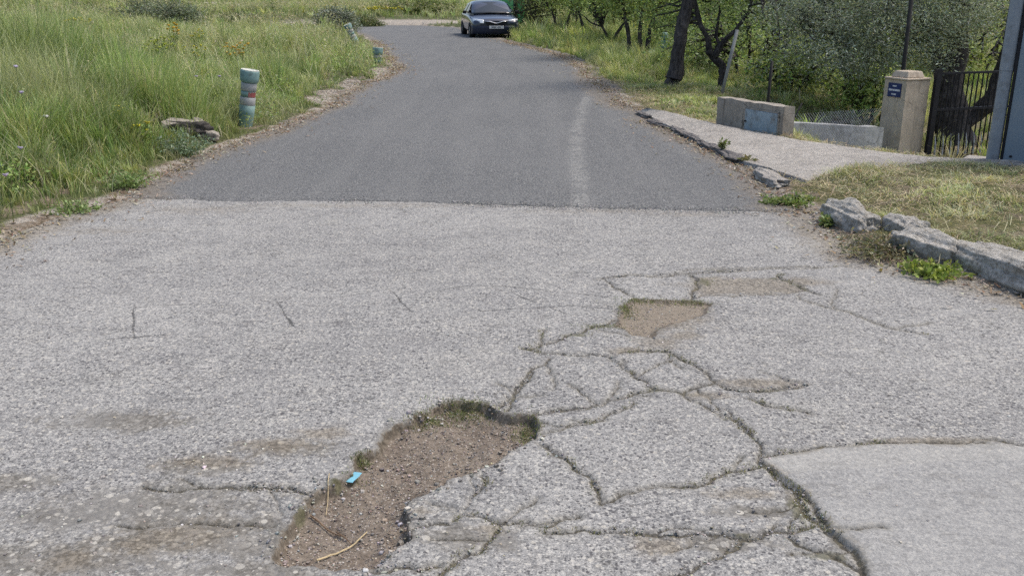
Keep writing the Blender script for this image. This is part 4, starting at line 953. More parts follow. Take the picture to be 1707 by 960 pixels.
x, y = scatter(26000, -9, -1.8, 4, 30); s_ = road_sdf(x, y); k = in_view(x, y) & (s_ > .15) & (bare(x, y) < .3) & (RS.rand(len(x)) < .25+.75*(fbm(x*.8, y*.8, 193) > .1)); x, y, s_ = x[k], y[k], s_[k]
blades('dry_stalks', x, y, Hgt(x, y), (.16+.55*sst(.1, 1.3, s_))*(.5+.8*RS.rand(len(x))), np.full(len(x), .0042)*(1+.03*y), .2+1.1*RS.rand(len(x)), pal(len(x), [2, 2, 2], [(.66, .60, .40), (.50, .50, .27), (.40, .40, .2)]), M['grass'], 'pale dry stalks standing in the left verge grass', 'grass')
# dry straw lying on the right verge and the road edges
def lying(name, x, y, z, ln, wd, cols, label, cat='litter'):
    n = len(x); a = RS.rand(n)*2*np.pi; dx, dy = np.cos(a)*ln/2, np.sin(a)*ln/2; sx, sy = -np.sin(a)*wd/2, np.cos(a)*wd/2; dz = RS.randn(n)*ln*.16
    up = wd*.35
    V = np.stack([np.stack([x-dx-sx, y-dy-sy, z-dz+up], -1), np.stack([x-dx+sx, y-dy+sy, z-dz], -1), np.stack([x+dx+sx, y+dy+sy, z+dz+up], -1), np.stack([x+dx-sx, y+dy-sy, z+dz], -1)], 1)
    b = np.arange(n)[:, None]*4
    o = nobj(name, V.reshape(-1, 3), M['grass'], quads=b+np.array([[0, 1, 2, 3]]), attrs={'tint': np.repeat(cols, 4, 0)}); tag(o, label, cat, None, 'stuff'); return o
x, y = scatter(120000, 1.5, 8.5, 4.4, 19); k = in_view(x, y) & (RS.rand(len(x)) < ramp_clear(x, y)*sst(.05, .4, road_sdf(x, y))*(.25+.75*sst(-.2, .3, fbm(x*1.2, y*1.2, 151)))); x, y = x[k], y[k]
lying('dry_straw', x, y, Hgt(x, y)+.012+RS.rand(len(x))*.03, RS.uniform(.03, .12, len(x)), RS.uniform(.002, .006, len(x)), pal(len(x), [3, 2, 1], [(.56, .48, .32), (.40, .32, .20), (.22, .16, .10)]), 'dry cut straw lying over the mown verge', 'straw')
x, y = scatter(420000, -6.5, 4.5, 3.5, 34); k = in_view(x, y); x, y = x[k], y[k]; s = road_sdf(x, y)
k = RS.rand(len(x)) < (np.exp(-((s+.0)/.13)**2)+.05*np.exp(-((s+.25)/.25)**2))*(.35+.65*sst(-.3, .2, fbm(x*1.5, y*1.5, 153)))*.75; x, y, s = x[k], y[k], s[k]
zz = np.maximum(Hgt(x, y), np.where(y > seamY(x), .018, .003))+.003
lying('leaf_litter', x, y, zz+RS.rand(len(x))*.008, RS.uniform(.008, .04, len(x))*(1+.03*y), RS.uniform(.005, .014, len(x))*(1+.03*y), pal(len(x), [3, 3, 2, 1, 1], [(.40, .33, .24), (.26, .19, .13), (.13, .09, .06), (.50, .46, .40), (.33, .20, .12)]), 'dead leaves and bark chips along the road edges', 'litter')

# gravel (small stones)
def stones(name, x, y, z, r, cols, label):
    n = len(x); base = np.array([(1, 0, 0), (-1, 0, 0), (0, 1, 0), (0, -1, 0), (0, 0, 1), (0, 0, -1)], float)*.9
    cube = np.array([(a, b, c) for a in (-1, 1) for b in (-1, 1) for c in (-1, 1)], float)*.6
    bp = np.vstack([base, cube]); V = bp[None]*(1+RS.randn(n, 14, 1)*.12)*r[:, None, None]*np.array([1, 1, .6])
    a = RS.rand(n)*6.28; c, s = np.cos(a)[:, None], np.sin(a)[:, None]; st = RS.uniform(.6, 1.1, (n, 1))
    X = V[..., 0]*c-V[..., 1]*s*st; Y = V[..., 0]*s+V[..., 1]*c*st; V = np.stack([X+x[:, None], Y+y[:, None], V[..., 2]+z[:, None]], -1)
    T = []
    def ci(a, b, c): return 6+(a > 0)*4+(b > 0)*2+(c > 0)*1
    for ax in range(3):
        for sg in (-1, 1):
            o1, o2 = [i for i in range(3) if i != ax]; ring = []
            for (p, q_) in ((-1, -1), (1, -1), (1, 1), (-1, 1)):
                v = [0, 0, 0]; v[ax] = sg; v[o1] = p; v[o2] = q_; ring.append(ci(*v))
            ctr = ax*2+(0 if sg > 0 else 1)
            for k in range(4): T.append((ctr, ring[k], ring[(k+1) % 4]))
    T = np.array(T); t3 = (np.arange(n)[:, None, None]*14+T[None]).reshape(-1, 3)
    o = nobj(name, V.reshape(-1, 3), M['pebble'], tris=t3, attrs={'tint': np.repeat(cols, 14, 0)}, smooth=True); tag(o, label, 'gravel', None, 'stuff'); return o
t = NT('pebble_stone'); t.col(t.mix(t.mr(t.noise(200, 3, .7), .4, .7, 0, .4), t.attr('tint', 'Color'), (.5, .48, .45))); t.rough(.9); t.spec(.2); M['pebble'] = t.m
SCOL = [(.33, .28, .23), (.22, .17, .13), (.46, .42, .37), (.14, .12, .11), (.38, .30, .22)]
a_, b_ = P(457, 946), P(900, 664); x, y = scatter(26000, -.95, .25, 2.25, 3.9)
k = poly_sdf(x, y, np.array(pw(HOLE1))) < -.012; x, y = x[k], y[k]; r = .0012+.0035*RS.rand(len(x))**3+.006*RS.rand(len(x))*(RS.rand(len(x)) < .02)
stones('pothole_gravel', x, y, cz(x, y)+r*.25, r, pal(len(x), [3, 4, 1.6, 2, 1], SCOL), 'loose brown gravel on the floor of the large pothole')
p2 = P(1105, 525); x, y = scatter(9000, p2[0]-.6, p2[0]+.6, p2[1]-.5, p2[1]+.6); k = poly_sdf(x, y, np.array(pw(HOLE2))) < .0; x, y = x[k], y[k]; r = .001+.0035*RS.rand(len(x))**3
stones('sandy_gravel', x, y, cz(x, y)+r*.25, r, pal(len(x), [3, 1, 2, .3, 1], SCOL), 'fine sandy gravel in the smaller pothole')
x, y = scatter(22000, -4, 3, 2.2, 7.2); wv = np.array([float(v) for v in np.clip(cz(x, y)*0, 0, 1)])
r_i = np.clip(np.searchsorted(rows, y), 0, len(rows)-1); c_i = np.clip(np.searchsorted(cols, x/W[r_i]), 0, len(cols)-1); mk = wornf[r_i, c_i]*.5+dustf[r_i, c_i]*.35+.02
k = RS.rand(len(x)) < mk; x, y = x[k], y[k]; r = .0018+.005*RS.rand(len(x))**3+.007*RS.rand(len(x))*(RS.rand(len(x)) < .08)
stones('scattered_grit', x, y, cz(x, y)+r*.1, r, pal(len(x), [2, 1, 2, 1, 1], [(.36, .34, .31), (.22, .2, .18), (.48, .46, .43), (.12, .12, .12), (.42, .37, .28)]), 'scattered grit on the worn concrete')
x, y = scatter(160000, -5.5, 4, 4, 22); s = road_sdf(x, y); k = RS.rand(len(x)) < np.exp(-((s-.02)/.10)**2)*.30+.8*np.clip(bare(x, y), 0, 1)*(s > 0)*.5; x, y = x[k], y[k]; k = in_view(x, y); x, y = x[k], y[k]; r = (.002+.009*RS.rand(len(x))**3)*(1+.05*y)
stones('verge_gravel', x, y, np.maximum(Hgt(x, y), np.where(y > seamY(x), .016, .0))+r*.2, r, pal(len(x), [3, 1, 3, .6, 1], [(.40, .36, .30), (.22, .18, .14), (.52, .48, .42), (.14, .12, .11), (.42, .35, .26)]), 'pale gravel along the road edges')

hp = np.array(pw(HOLE1)+pw(HOLE1)[:1]); hp = resample(hp, 900); x = hp[:, 0]+RS.randn(900)*.028; y = hp[:, 1]+RS.randn(900)*.03; k = (fbm(x*7, y*7, 181) > .0); x, y = x[k], y[k]; r = .002+.012*RS.rand(len(x))**4
stones('broken_chips', x, y, cz(x, y)+r*.25, r, pal(len(x), [3, 2, 2, 1], [(.36, .34, .31), (.26, .235, .20), (.44, .42, .38), (.17, .15, .13)]), 'broken concrete chips around the rim of the large pothole')
sx2 = RS.uniform(-3.2, 2.2, 2600); sy2 = seamY(sx2)+RS.randn(2600)*.05-.01; k = fbm(sx2*3, sy2*3, 183) > -.2; sx2, sy2 = sx2[k], sy2[k]; r = .002+.005*RS.rand(len(sx2))**2
stones('seam_grit', sx2, sy2, np.where(sy2 > seamY(sx2), .014, .002)+r*.2, r, pal(len(sx2), [2, 1, 2], [(.35, .34, .32), (.12, .12, .12), (.46, .44, .40)]), 'loose grit spilled along the joint between asphalt and concrete')
gx_, gy_ = [], []
for px, hw in CR:
    q = np.array([P(u, v)[:2] for u, v in px]); L_ = np.hypot(*np.diff(q, axis=0).T).sum(); n_ = int(L_*260*(hw/.006)**.7); q = resample(q, max(n_, 3)); gx_.append(q[:, 0]+RS.randn(len(q))*.012); gy_.append(q[:, 1]+RS.randn(len(q))*.012)
x = np.concatenate(gx_); y = np.concatenate(gy_); k = fbm(x*5, y*5, 221) > -.1; x, y = x[k], y[k]; r = .0015+.0045*RS.rand(len(x))**3
stones('crack_grit', x, y, cz(x, y)+r*.2, r, pal(len(x), [3, 2, 2, 1], [(.30, .29, .27), (.20, .18, .15), (.42, .40, .37), (.12, .11, .10)]), 'loose grit and chips along the cracks in the concrete')
x, y = x[::5], y[::5]; k = fbm(x*3, y*3, 223) > .22; x, y = x[k], y[k]; x = np.repeat(x, 14)+RS.randn(len(x)*14)*.008; y = np.repeat(y, 14)+RS.randn(len(y)*14)*.008
blades('crack_weeds', x, y, cz(x, y)-.002, .004+.013*RS.rand(len(x))**2, np.full(len(x), .003), .9*RS.rand(len(x)), pal(len(x), [2, 2, 2], [(.24, .24, .11), (.30, .27, .16), (.42, .37, .25)]), M['grass'], 'tiny weeds rooted in the cracks of the concrete', 'weeds')
# moss and small grass in holes and cracks
mx = []; 
for (u, v, n, sx, sy) in ((772, 674, 1500, .085, .045), (720, 688, 600, .035, .022), (700, 697, 160, .05, .02), (880, 704, 650, .03, .06), (1042, 515, 700, .035, .07), (1000, 545, 900, .06, .022), (1070, 501, 500, .08, .025), (1150, 504, 350, .08, .02), (604, 758, 250, .02, .02), (1180, 470, 250, .05, .06), (590, 786, 80, .03, .02), (965, 558, 120, .08, .02)):
    p = P(u, v); mx.append((p[0]+RS.randn(n)*sx, p[1]+RS.randn(n)*sy))
x = np.concatenate([a for a, b in mx]); y = np.concatenate([b for a, b in mx])
s = np.minimum(poly_sdf(x, y, np.array(pw(HOLE1))), poly_sdf(x, y, np.array(pw(HOLE2)))); k = (s < .02) | (RS.rand(len(x)) < .25); x, y = x[k], y[k]
blades('moss_tufts', x, y, cz(x, y)-.002, .004+.016*RS.rand(len(x))**2*(.5+.9*vn(x*14, y*14, 5)), np.full(len(x), .0032), .9*RS.rand(len(x)), pal(len(x), [3, 2, 2, 1, 3, 1], [(.18, .22, .08), (.25, .31, .10), (.16, .15, .08), (.32, .34, .14), (.30, .25, .16), (.50, .44, .32)]), M['grass'], 'moss and tiny grass growing at the edges of the potholes', 'moss')

# ------------------------------------------------------------------ litter items
def on(u, v): p = P(u, v); return p[0], p[1], float(cz(np.array([p[0]]), np.array([p[1]]))[0])
M['blue'] = simple('light_blue_plastic', (.20, .46, .55), .45, 0, .08, 30)
c0 = P(590, 806, -.045); e0 = c0
m = MB(); n = 8; vs = []
for i in range(n+1):
    for j in range(4):
        u = i/n-.5; v = j/3-.5; vs.append((v*.032, u*.062, .004+.0012*math.sin(i*.9)+.0010*j))
m.add(vs, [(i*4+j, (i+1)*4+j, (i+1)*4+j+1, i*4+j+1) for i in range(n) for j in range(3)])
o = m.build('plastic_scrap', M['blue']); o.location = (c0[0], c0[1], float(cz(np.array([c0[0]]), np.array([c0[1]]))[0])+.020); o.rotation_euler = (.10, .0, R(-24)); s = o.modifiers.new('t', 'SOLIDIFY'); s.thickness = .0012
tag(o, 'light blue plastic scrap lying in the large pothole', 'plastic scrap')
M['strawm'] = simple('dry_stalk', (.48, .38, .22), .7, 0, .2, 60); M['twigm'] = simple('brown_twig', (.17, .11, .065), .85, 0, .2, 60)
def stalk(px, r, mat, label, name='straw_stalk', cat='straw', lift=.008):
    pts = []
    pp = [P(u, v, -.042)[:2] for u, v in px]; R_ = resample(np.array(pp), 14)
    zs = cz(R_[:, 0], R_[:, 1]); zs = np.maximum(zs, np.convolve(np.pad(zs, 2, 'edge'), np.ones(5)/5, 'valid'))
    m = MB(); m.tube([(a[0], a[1], zz_+lift) for a, zz_ in zip(R_, zs)], list(np.linspace(r, r*.6, 14)), 6); o = m.build(name, mat); tag(o, label, cat, 'dry stalks in the large pothole')
stalk([(528, 933), (560, 920), (590, 903), (612, 886)], .0035, M['strawm'], 'long curved straw stalk at the near end of the large pothole')
stalk([(550, 808), (547, 830), (543, 856)], .0018, M['strawm'], 'thin upright straw stalk at the left rim of the pothole')
stalk([(518, 862), (545, 878), (575, 890)], .0030, M['twigm'], 'dark brown twig left of the curved straw stalk', 'twig', 'twig')
stalk([(560, 880), (577, 893), (586, 902)], .0022, M['twigm'], 'short dark twig touching the curved straw stalk', 'twig', 'twig')

# ------------------------------------------------------------------ rubble in the left grass
o = rock_mesh('stone_slab', (.24, .15, .06), M['plaster'], 61, (RUB[0]+.02, RUB[1]+.26, hz(RUB[0], RUB[1]+.2)+.07), (R(14), R(9), R(14)), 5, .16, .45, 1.1); tag(o, 'flat weathered stone slab in the grass left of the bollard', 'stone slab')
q_ = P(262, 196, .25); o = rock_mesh('brick_lump', (.10, .08, .07), conc_simple('pinkish_stone', (.34, .24, .19), (.46, .36, .30), (.2, .14, .11), .006), 63, (q_[0]+.03, q_[1]-.25, hz(q_[0], q_[1])+.14), (.2, 0, .4), 4, .3, .5); tag(o, 'pinkish stone lump at the left end of the slab', 'stone lump')
for k_, (dx_, dy_, dz_, sz_, lb_) in enumerate(((.30, .26, -.03, .10, 'small broken stone at the right end of the slab'), (-.22, .10, .0, .08, 'small broken stone in front of the pinkish lump'), (.10, .46, .07, .11, 'broken stone lying behind the slab'))):
    o = rock_mesh('broken_stone', (sz_, sz_*.7, sz_*.55), M['plaster'], 71+k_, (RUB[0]+dx_, RUB[1]+dy_, hz(RUB[0], RUB[1])+dz_), (.3*k_, .2, k_*1.1), 4, .18, .5, 1.2); tag(o, lb_, 'stone', 'broken stones around the slab')
o = rock_mesh('hollow_shade_lump', (.26, .14, .13), simple('dark_hollow_shade', (.05, .045, .04), .9, 0, .5, 10, .8, .02), 66, (RUB[0]+.05, RUB[1]+.24, hz(RUB[0], RUB[1])+.0), (0, 0, .2), 5, .35, .5); tag(o, 'dark lump standing in for the shaded hollow under the flat slab', 'stone')  # near-black lump, its colour painted as the shade of the hollow beneath the slab

# ------------------------------------------------------------------ broadleaf weeds, flowers
def weed(loc, rad, n, size, cols, ws, label, name='weed', stems=14, hgt=.15, cat='plant', group=None, lm='leaf'):
    e = empty(name, loc); tag(e, label, cat, group)
    m = MB(); tips = []
    for i in range(stems):
        a = RS.rand()*6.28; rr = rad*math.sqrt(RS.rand()); h_ = hgt*(.5+.6*RS.rand())*(1.1-.5*rr/rad); tip = (math.cos(a)*rr, math.sin(a)*rr, h_); tips.append(tip)
        m.tube([(math.cos(a)*.02, math.sin(a)*.02, -.02), (tip[0]*.5, tip[1]*.5, h_*.7), tip], [.0028+hgt*.006, .002+hgt*.004, .0012], 4, False)
    m.build('stem', M['stemg'], e)
    T = np.array(tips); i = RS.randint(len(T), size=n); f = RS.rand(n)**.6; pts = T[i]*np.stack([f, f, f], -1)*np.array([1, 1, 1])+RS.randn(n, 3)*np.array([rad*.13, rad*.13, hgt*.10]); pts[:, 2] = np.maximum(pts[:, 2], .0)
    leaves('leaves', pts, np.full(n, size), pal(n, ws, cs=cols), M[lm], e, 2.0, .35)
    return e
M['stemg'] = simple('green_stem', (.10, .13, .045), .7); M['stemd'] = simple('dry_stem', (.25, .21, .12), .8)
p = P(1560, 452, .03); weed((p[0], p[1], .0), .20, 800, .036, [(.28, .34, .08), (.36, .40, .10), (.17, .23, .06)], [3, 2, 2], 'bright yellow-green leafy weed at the foot of the square-ended rock', 'leafy_weed', 26, .06)
p = P(1375, 360, .03); weed((p[0]-.05, p[1]-.2, .0), .09, 420, .035, [(.26, .32, .10), (.18, .24, .08), (.38, .37, .18)], [3, 2, 1], 'small green weed against the left end of the big rock', 'small_weed', 12, .08)
p = P(1318, 338, .02); weed((p[0], p[1], .0), .22, 900, .035, [(.24, .30, .10), (.17, .22, .08), (.38, .37, .2)], [3, 2, 1], 'low spreading weed between the asphalt corner and the rocks', 'small_weed', 22, .08)
p = P(1205, 245, .08); weed((p[0], p[1], .07), .07, 150, .035, [(.16, .2, .07), (.22, .22, .10)], [3, 2], 'weed tuft growing in the middle of the ramp edge', 'small_weed', 8, .10)
p = P(1248, 268, .05); weed((p[0], p[1], .04), .10, 180, .03, [(.2, .2, .08), (.28, .24, .12)], [2, 2], 'dry weed tuft at the near end of the ramp edge', 'small_weed', 8, .05)
p = P(1470, 425, .0)
m = weed((p[0]+.05, p[1]+.02, .0), .38, 1500, .03, [(.30, .25, .17), (.19, .16, .11), (.42, .37, .26)], [3, 2, 1], 'tangle of dry brown stems in front of the grey rocks', 'dry_tangle', 110, .11)
for u, v, r_, hh_, lb in ((300, 252, .32, .26, 'leafy grey-green weed in front of the stone slab'), (245, 205, .25, .32, 'dark green leafy weed left of the stone slab'), (112, 338, .22, .14, 'low leafy weed at the near left road edge'), (470, 225, .30, .18, 'low green weed right of the nearest bollard'), (60, 230, .4, .35, 'broad green weed at the left edge of the photo'), (205, 302, .24, .16, 'pale green weed between slab and road edge'), (340, 170, .35, .35, 'green weed behind the stone slab')):
    p = P(u, v, .1); gcol = [(.23, .31, .11), (.30, .38, .16), (.16, .23, .08), (.38, .40, .22)] if 'grey' not in lb else [(.22, .29, .19), (.29, .35, .25), (.15, .19, .11)]
    weed((p[0], p[1]+.1, hz(p[0], p[1])-.01), r_, int(900+1600*max(0, r_-.25)*4), .028, gcol, [3, 2, 2, 1][:len(gcol)], lb, 'leafy_weed', 30, hh_)

def flower(loc, hgt, rad, n, fcol, size, label, name, cat='wildflower', group=None, leafn=500, leafc=(.20, .27, .08)):
    e = empty(name, loc); tag(e, label, cat, group); m = MB(); tips = []
    for i in range(n):
        a = RS.rand()*6.28; rr = rad*math.sqrt(RS.rand()); hh2 = hgt*(.75+.35*RS.rand()) if n > 1 else hgt; tips.append((math.cos(a)*rr, math.sin(a)*rr, hh2))
        m.tube([(math.cos(a)*rr*.2, math.sin(a)*rr*.2, 0), (math.cos(a)*rr*.7, math.sin(a)*rr*.7, hh2*.6), tips[-1]], [.004, .003, .002], 4, False)
    m.build('stem', M['stemg'], e)
    T = np.array(tips)
    for tp in tips:
        k = 12; tt_ = np.linspace(0, 2*np.pi, k, False); V_ = [(tp[0], tp[1], tp[2]+size*.15)]; F_ = []
        for q in range(k):
            rr = size*(.35 if q % 2 else .62)*(.8+.4*RS.rand()); V_.append((tp[0]+math.cos(tt_[q])*rr, tp[1]+math.sin(tt_[q])*rr, tp[2]+size*(.05+.35*RS.rand())))
        V_.append((tp[0], tp[1], tp[2]-size*.35))
        for q in range(k): F_.append((0, 1+q, 1+(q+1) % k)); F_.append((k+1, 1+(q+1) % k, 1+q))
        nobj('flower_head', np.array(V_), M['petal'], e, tris=np.array(F_), attrs={'tint': pal(len(V_), [1], [fcol], .12)})
    if leafn:
        i = RS.randint(n, size=leafn); f = RS.rand(leafn)[:, None]; pts = T[i]*f*.9+RS.randn(leafn, 3)*rad*.1; pts[:, 2] = np.abs(pts[:, 2]); leaves('leaves', pts, np.full(leafn, .05), pal(leafn, [1, 1], [leafc, tuple(c*1.4 for c in leafc)]), M['leaf'], e, 3, .4)
YE, OR, GYL = (.62, .56, .05), (.68, .42, .03), (.40, .46, .06)
for (u, v, d_, h_, r_, n_, c_, sz, lb) in (
    (130, 44, 24, .62, .30, 26, YE, .045, 'small yellow flowers farthest left near the top of the meadow'), (245, 95, 15, .70, .30, 34, GYL, .03, 'tall greenish-yellow flower clump in the middle of the left grass'), (270, 82, 16.5, .7, .25, 26, GYL, .03, 'greenish-yellow flowers behind the tall clump in the left grass'),
    (286, 56, 20, .62, .15, 10, OR, .04, 'few orange flowers above the greenish-yellow clumps'), (395, 92, 16.5, .62, .22, 26, OR, .028, 'orange-yellow flowers just above the nearest bollard'), (330, 95, 15.5, .6, .2, 16, YE, .022, 'sparse yellow flowers left of the bollard top'), (242, 140, 12.5, .62, .16, 18, GYL, .026, 'small yellow-green flowers in the centre of the left bank'),
    (330, 62, 21, .6, .2, 12, YE, .03, 'faint yellow flowers in the meadow below the shrub'), (200, 212, 9.6, .24, .15, 12, YE, .02, 'low yellow flowers left of the stone slab'), (235, 228, 9.2, .2, .12, 10, YE, .02, 'low yellow flowers in front of the dark weed'), (640, 22, 56, .6, 1.2, 60, YE, .10, 'yellow flowering patch beyond the bend')):
    x_, y_, z_ = PD(u, v, d_); g_ = hz(x_, y_); hh_ = max(z_-g_, h_*.6)*1.04+.12
    flower((x_, y_, g_), min(hh_, 1.0), r_, min(n_, 34), c_, sz*1.7, lb, 'yellow_wildflower', group='yellow wildflowers in the left meadow')
for (u, v, d_, lb) in ((25, 112, 9.5, 'mauve flower head highest at the left edge of the photo'), (327, 128, 12, 'mauve flower left of the bollard, left one of the pair'), (365, 128, 12, 'mauve flower left of the bollard, right one of the pair'), (35, 155, 8.6, 'whitish flower below the highest mauve one'), (33, 247, 7.2, 'mauve flower low at the left edge'), (11, 292, 6.6, 'mauve flower lowest at the left edge'), (75, 195, 8.4, 'small pale flower among grass right of the left edge'), (138, 112, 12, 'tiny white flower in the middle of the left grass')):
    x_, y_, z_ = PD(u, v, d_); g_ = hz(x_, y_); flower((x_, y_, g_), max(z_-g_, .15), .01, 1, (.50, .42, .58) if 'white' not in lb and 'pale' not in lb else (.62, .60, .62), .045, lb, 'thistle', group='pale single flowers in the left grass', leafn=0)

# pale seed heads of wild oats in the meadow
n = 26000; x, y = scatter(n, -32, 2, 8, 62); k = in_view(x, y) & (x < -2.4); x, y = x[k], y[k]; s = road_sdf(x, y)
k = (s > .9) & (pale(x, y) < .3) & (RS.rand(len(x)) < (.08+.92*sst(12, 32, y))*sst(-.4, .4, fbm(x*.25, y*.25, 161))); x, y = x[k], y[k]
hq = RS.uniform(.45, .75, len(x)); z = Hgt(x, y)+hq; kk = 5
pts = np.repeat(np.stack([x, y, z], -1), kk, 0)+RS.randn(len(x)*kk, 3)*np.array([.03, .03, .07]); szs = np.repeat(.03+.0011*y, kk)
o = leaves('oat_heads', pts, szs, pal(len(pts), [2, 1.5, 1], [(.46, .41, .25), (.36, .35, .18), (.52, .48, .34)]), M['grass'], None, 3, -.3); tag(o, 'pale seed heads of wild oats over the meadow', 'grass', None, 'stuff')

# ------------------------------------------------------------------ trees
def branchy(m, p0, p1, r0, r1, seed, seg=7, wig=.12, n=7):
    p0, p1 = Vector(p0), Vector(p1); Ld = (p1-p0).length; pts = []; rr = []
    for i in range(seg+1):
        t = i/seg; q = p0.lerp(p1, t)+Vector((mnoise.noise(Vector((t*2.2, seed, 0))), mnoise.noise(Vector((t*2.2, seed, 5))), mnoise.noise(Vector((t*2.2, seed, 9)))))*Ld*wig*math.sin(math.pi*min(t*1.0, 1))
        pts.append(q); rr.append(r0+(r1-r0)*t)
    m.tube(pts, rr, n, False); return pts
def tree(name, base, limbs, crown, nclus, nleaf, lsize, cols, ws, label, bk_='bark_dark', group=None, csig=.28, low=None, cat='tree', elong=2.2, keep=None, twig=True, br0=.03):
    """limbs: list of (points, radii) relative to the world; crown: list of (cx,cy,cz,rx,ry,rz) world"""
    e = empty(name, base); tag(e, label, cat, group); B0 = Vector(base)
    m = MB(); ends = []
    for pts, rad in limbs:
        P_ = [Vector(p)-B0 for p in pts]; Rn = []
        # smooth path
        path = []; rr = []
        for i in range(len(P_)-1):
            for k in range(4):
                t = k/4; path.append(P_[i].lerp(P_[i+1], t)+mnoise.noise_vector(P_[i].lerp(P_[i+1], t)*1.5)*rad[i]*.35); rr.append(rad[i]+(rad[i+1]-rad[i])*t)
        path.append(P_[-1]); rr.append(rad[-1]); m.tube(path, rr, 12, True, jit=.22, seed=len(path)); ends += path[len(path)//2:]
    cl = []
    tot = sum(c[3]*c[4]*c[5] for c in crown)
    for c in crown:
        k = max(4, int(nclus*c[3]*c[4]*c[5]/tot))
        d = RS.randn(k, 3); d /= np.linalg.norm(d, axis=1)[:, None]; r = (.35+.65*RS.rand(k)**.5)[:, None]
        cl.append(np.array(c[:3])+d*r*np.array(c[3:6])*(1+.25*RS.randn(k, 1)*.5))
    cl = np.vstack(cl)
    if low is not None: cl = cl[cl[:, 2] > low]
    if keep is not None: cl = cl[keep(cl)]
    if twig:
        for i in range(0, len(cl), max(1, len(cl)//60)):
            t_ = Vector(cl[i])-B0; j = min(ends, key=lambda q: (q-t_).length); branchy(m, j, t_, br0, .006, i*1.7, 6, .16, 5)
    m.build('trunk', M[bk_], e, smooth=True)
    per = max(1, nleaf//len(cl)); ct = 1+.34*RS.randn(len(cl), 1); pts = np.repeat(cl, per, 0)+RS.randn(len(cl)*per, 3)*csig*np.array([1, 1, .7]); n = len(pts)
    C = pal(n, ws, cols, .14)*np.repeat(ct.clip(.6, 1.5), per, 0)
    leaves('crown', pts-np.array(base), np.full(n, lsize), C, M['leaf'], e, elong, .1)
    return e
OL = [(.33, .36, .27), (.44, .47, .38), (.21, .24, .17), (.56, .58, .50)]; OLW = [3, 2, 2, 1]
AL = [(.31, .40, .13), (.42, .49, .16), (.20, .28, .10), (.52, .55, .22)]; ALW = [3, 2, 2, 1]
DK = [(.22, .27, .13), (.28, .34, .17), (.15, .19, .10)]; DKW = [2, 2, 2]
TG = 'trees beyond the right verge'
def gp(u, v, d): # point at pixel and distance
    return PD(u, v, d)
# leaning dark trunk on the verge
b = P(1122, 143, .03); D0 = b[1]
tree('verge_tree', (b[0], b[1], hz(b[0], b[1])-.05), [([gp(1120, 150, D0), gp(1127, 112, D0), gp(1136, 60, D0), gp(1146, 5, D0), gp(1158, -60, D0), gp(1180, -140, D0+.2)], [.17, .125, .115, .11, .10, .06]),
     ([gp(1108, 146, D0-.1), gp(1120, 128, D0)], [.05, .09]), ([gp(1158, -60, D0), gp(1200, -130, D0+.4), gp(1230, -200, D0+.6)], [.07, .05, .03]), ([gp(1150, -30, D0), gp(1100, -110, D0+.2), gp(1060, -190, D0)], [.06, .04, .02])],
     [(b[0]+2.4, b[1]+.5, 4.3, 1.5, 1.6, 1.0)], 90, 3000, .08, AL, ALW, 'dark leaning tree trunk standing on the mown verge', 'bark_dark', TG, low=2.6)
# forked black tree behind it
b = P(1199, 152, -.05); D0 = b[1]+.6
tree('forked_tree', (b[0], D0, hz(b[0], D0)-.1), [([gp(1198, 165, D0), gp(1204, 128, D0), gp(1203, 108, D0), gp(1188, 94, D0), gp(1181, 84, D0)], [.06, .065, .07, .07, .07]), ([gp(1183, 90, D0), gp(1181, 66, D0), gp(1168, 42, D0), gp(1158, 0, D0), gp(1150, -50, D0)], [.07, .05, .045, .04, .03]),
     ([gp(1190, 95, D0), gp(1204, 72, D0), gp(1226, 52, D0), gp(1248, 20, D0), gp(1260, -30, D0)], [.075, .05, .04, .03, .03]), ([gp(1203, 84, D0+.1), gp(1194, 60, D0+.1), gp(1200, 20, D0+.1)], [.03, .03, .02])],
     [(3.4, D0+.2, 2.6, 1.3, 1.3, .9), (3.1, D0+.8, 1.35, .7, .7, .45), (4.4, D0+.4, 1.5, .7, .8, .5)], 150, 15000, .055, AL[:3]+[DK[0]], [2, 1, 3, 3], 'crooked black tree forking low behind the leaning trunk', 'bark_dark', TG, .2)
# small multi-stem trees further up
for (u, v, d_, ln, lb, sp) in ((1064, 94, 24.5, [((-14, 0), (-16, 40), (-26, 95)), ((4, 0), (2, 45), (10, 100)), ((12, 0), (20, 50), (40, 100))], 'many-stemmed small tree in the middle of the right row', 1.5),
                           (1018, 73, 31, [((0, 0), (-4, 14), (-14, 32)), ((0, 2), (10, 20), (24, 40))], 'small low-forked tree at the left of the many-stemmed one', 1.7),
                           (985, 62, 36, [((0, 0), (6, 24), (14, 50)), ((-6, 0), (-14, 24), (-22, 50))], 'rounded small tree with dark inside, third from the car', 1.7),
                           (940, 58, 39, [((0, 0), (6, 24), (14, 50)), ((-6, 0), (-14, 24), (-22, 50))], 'bushy olive-green tree second from the car', 1.7)):
    x_, y_, z_ = gp(u, v, d_); g_ = hz(x_, y_)-.1
    lim = [([gp(u+dx, v-dy+4, d_) for dx, dy in l], [.07, .055, .035]) for l in ln]
    tree('small_tree', (x_, y_, g_), lim, [(x_, y_+.3, 2.15, sp, sp, .95), (x_-.6, y_, 1.5, sp*.7, sp*.6, .45), (x_+.7, y_+.2, 1.45, sp*.7, sp*.6, .45)], 190, 15000, .075, AL, ALW, lb, 'bark_dark', TG, .24, low=g_+.75)
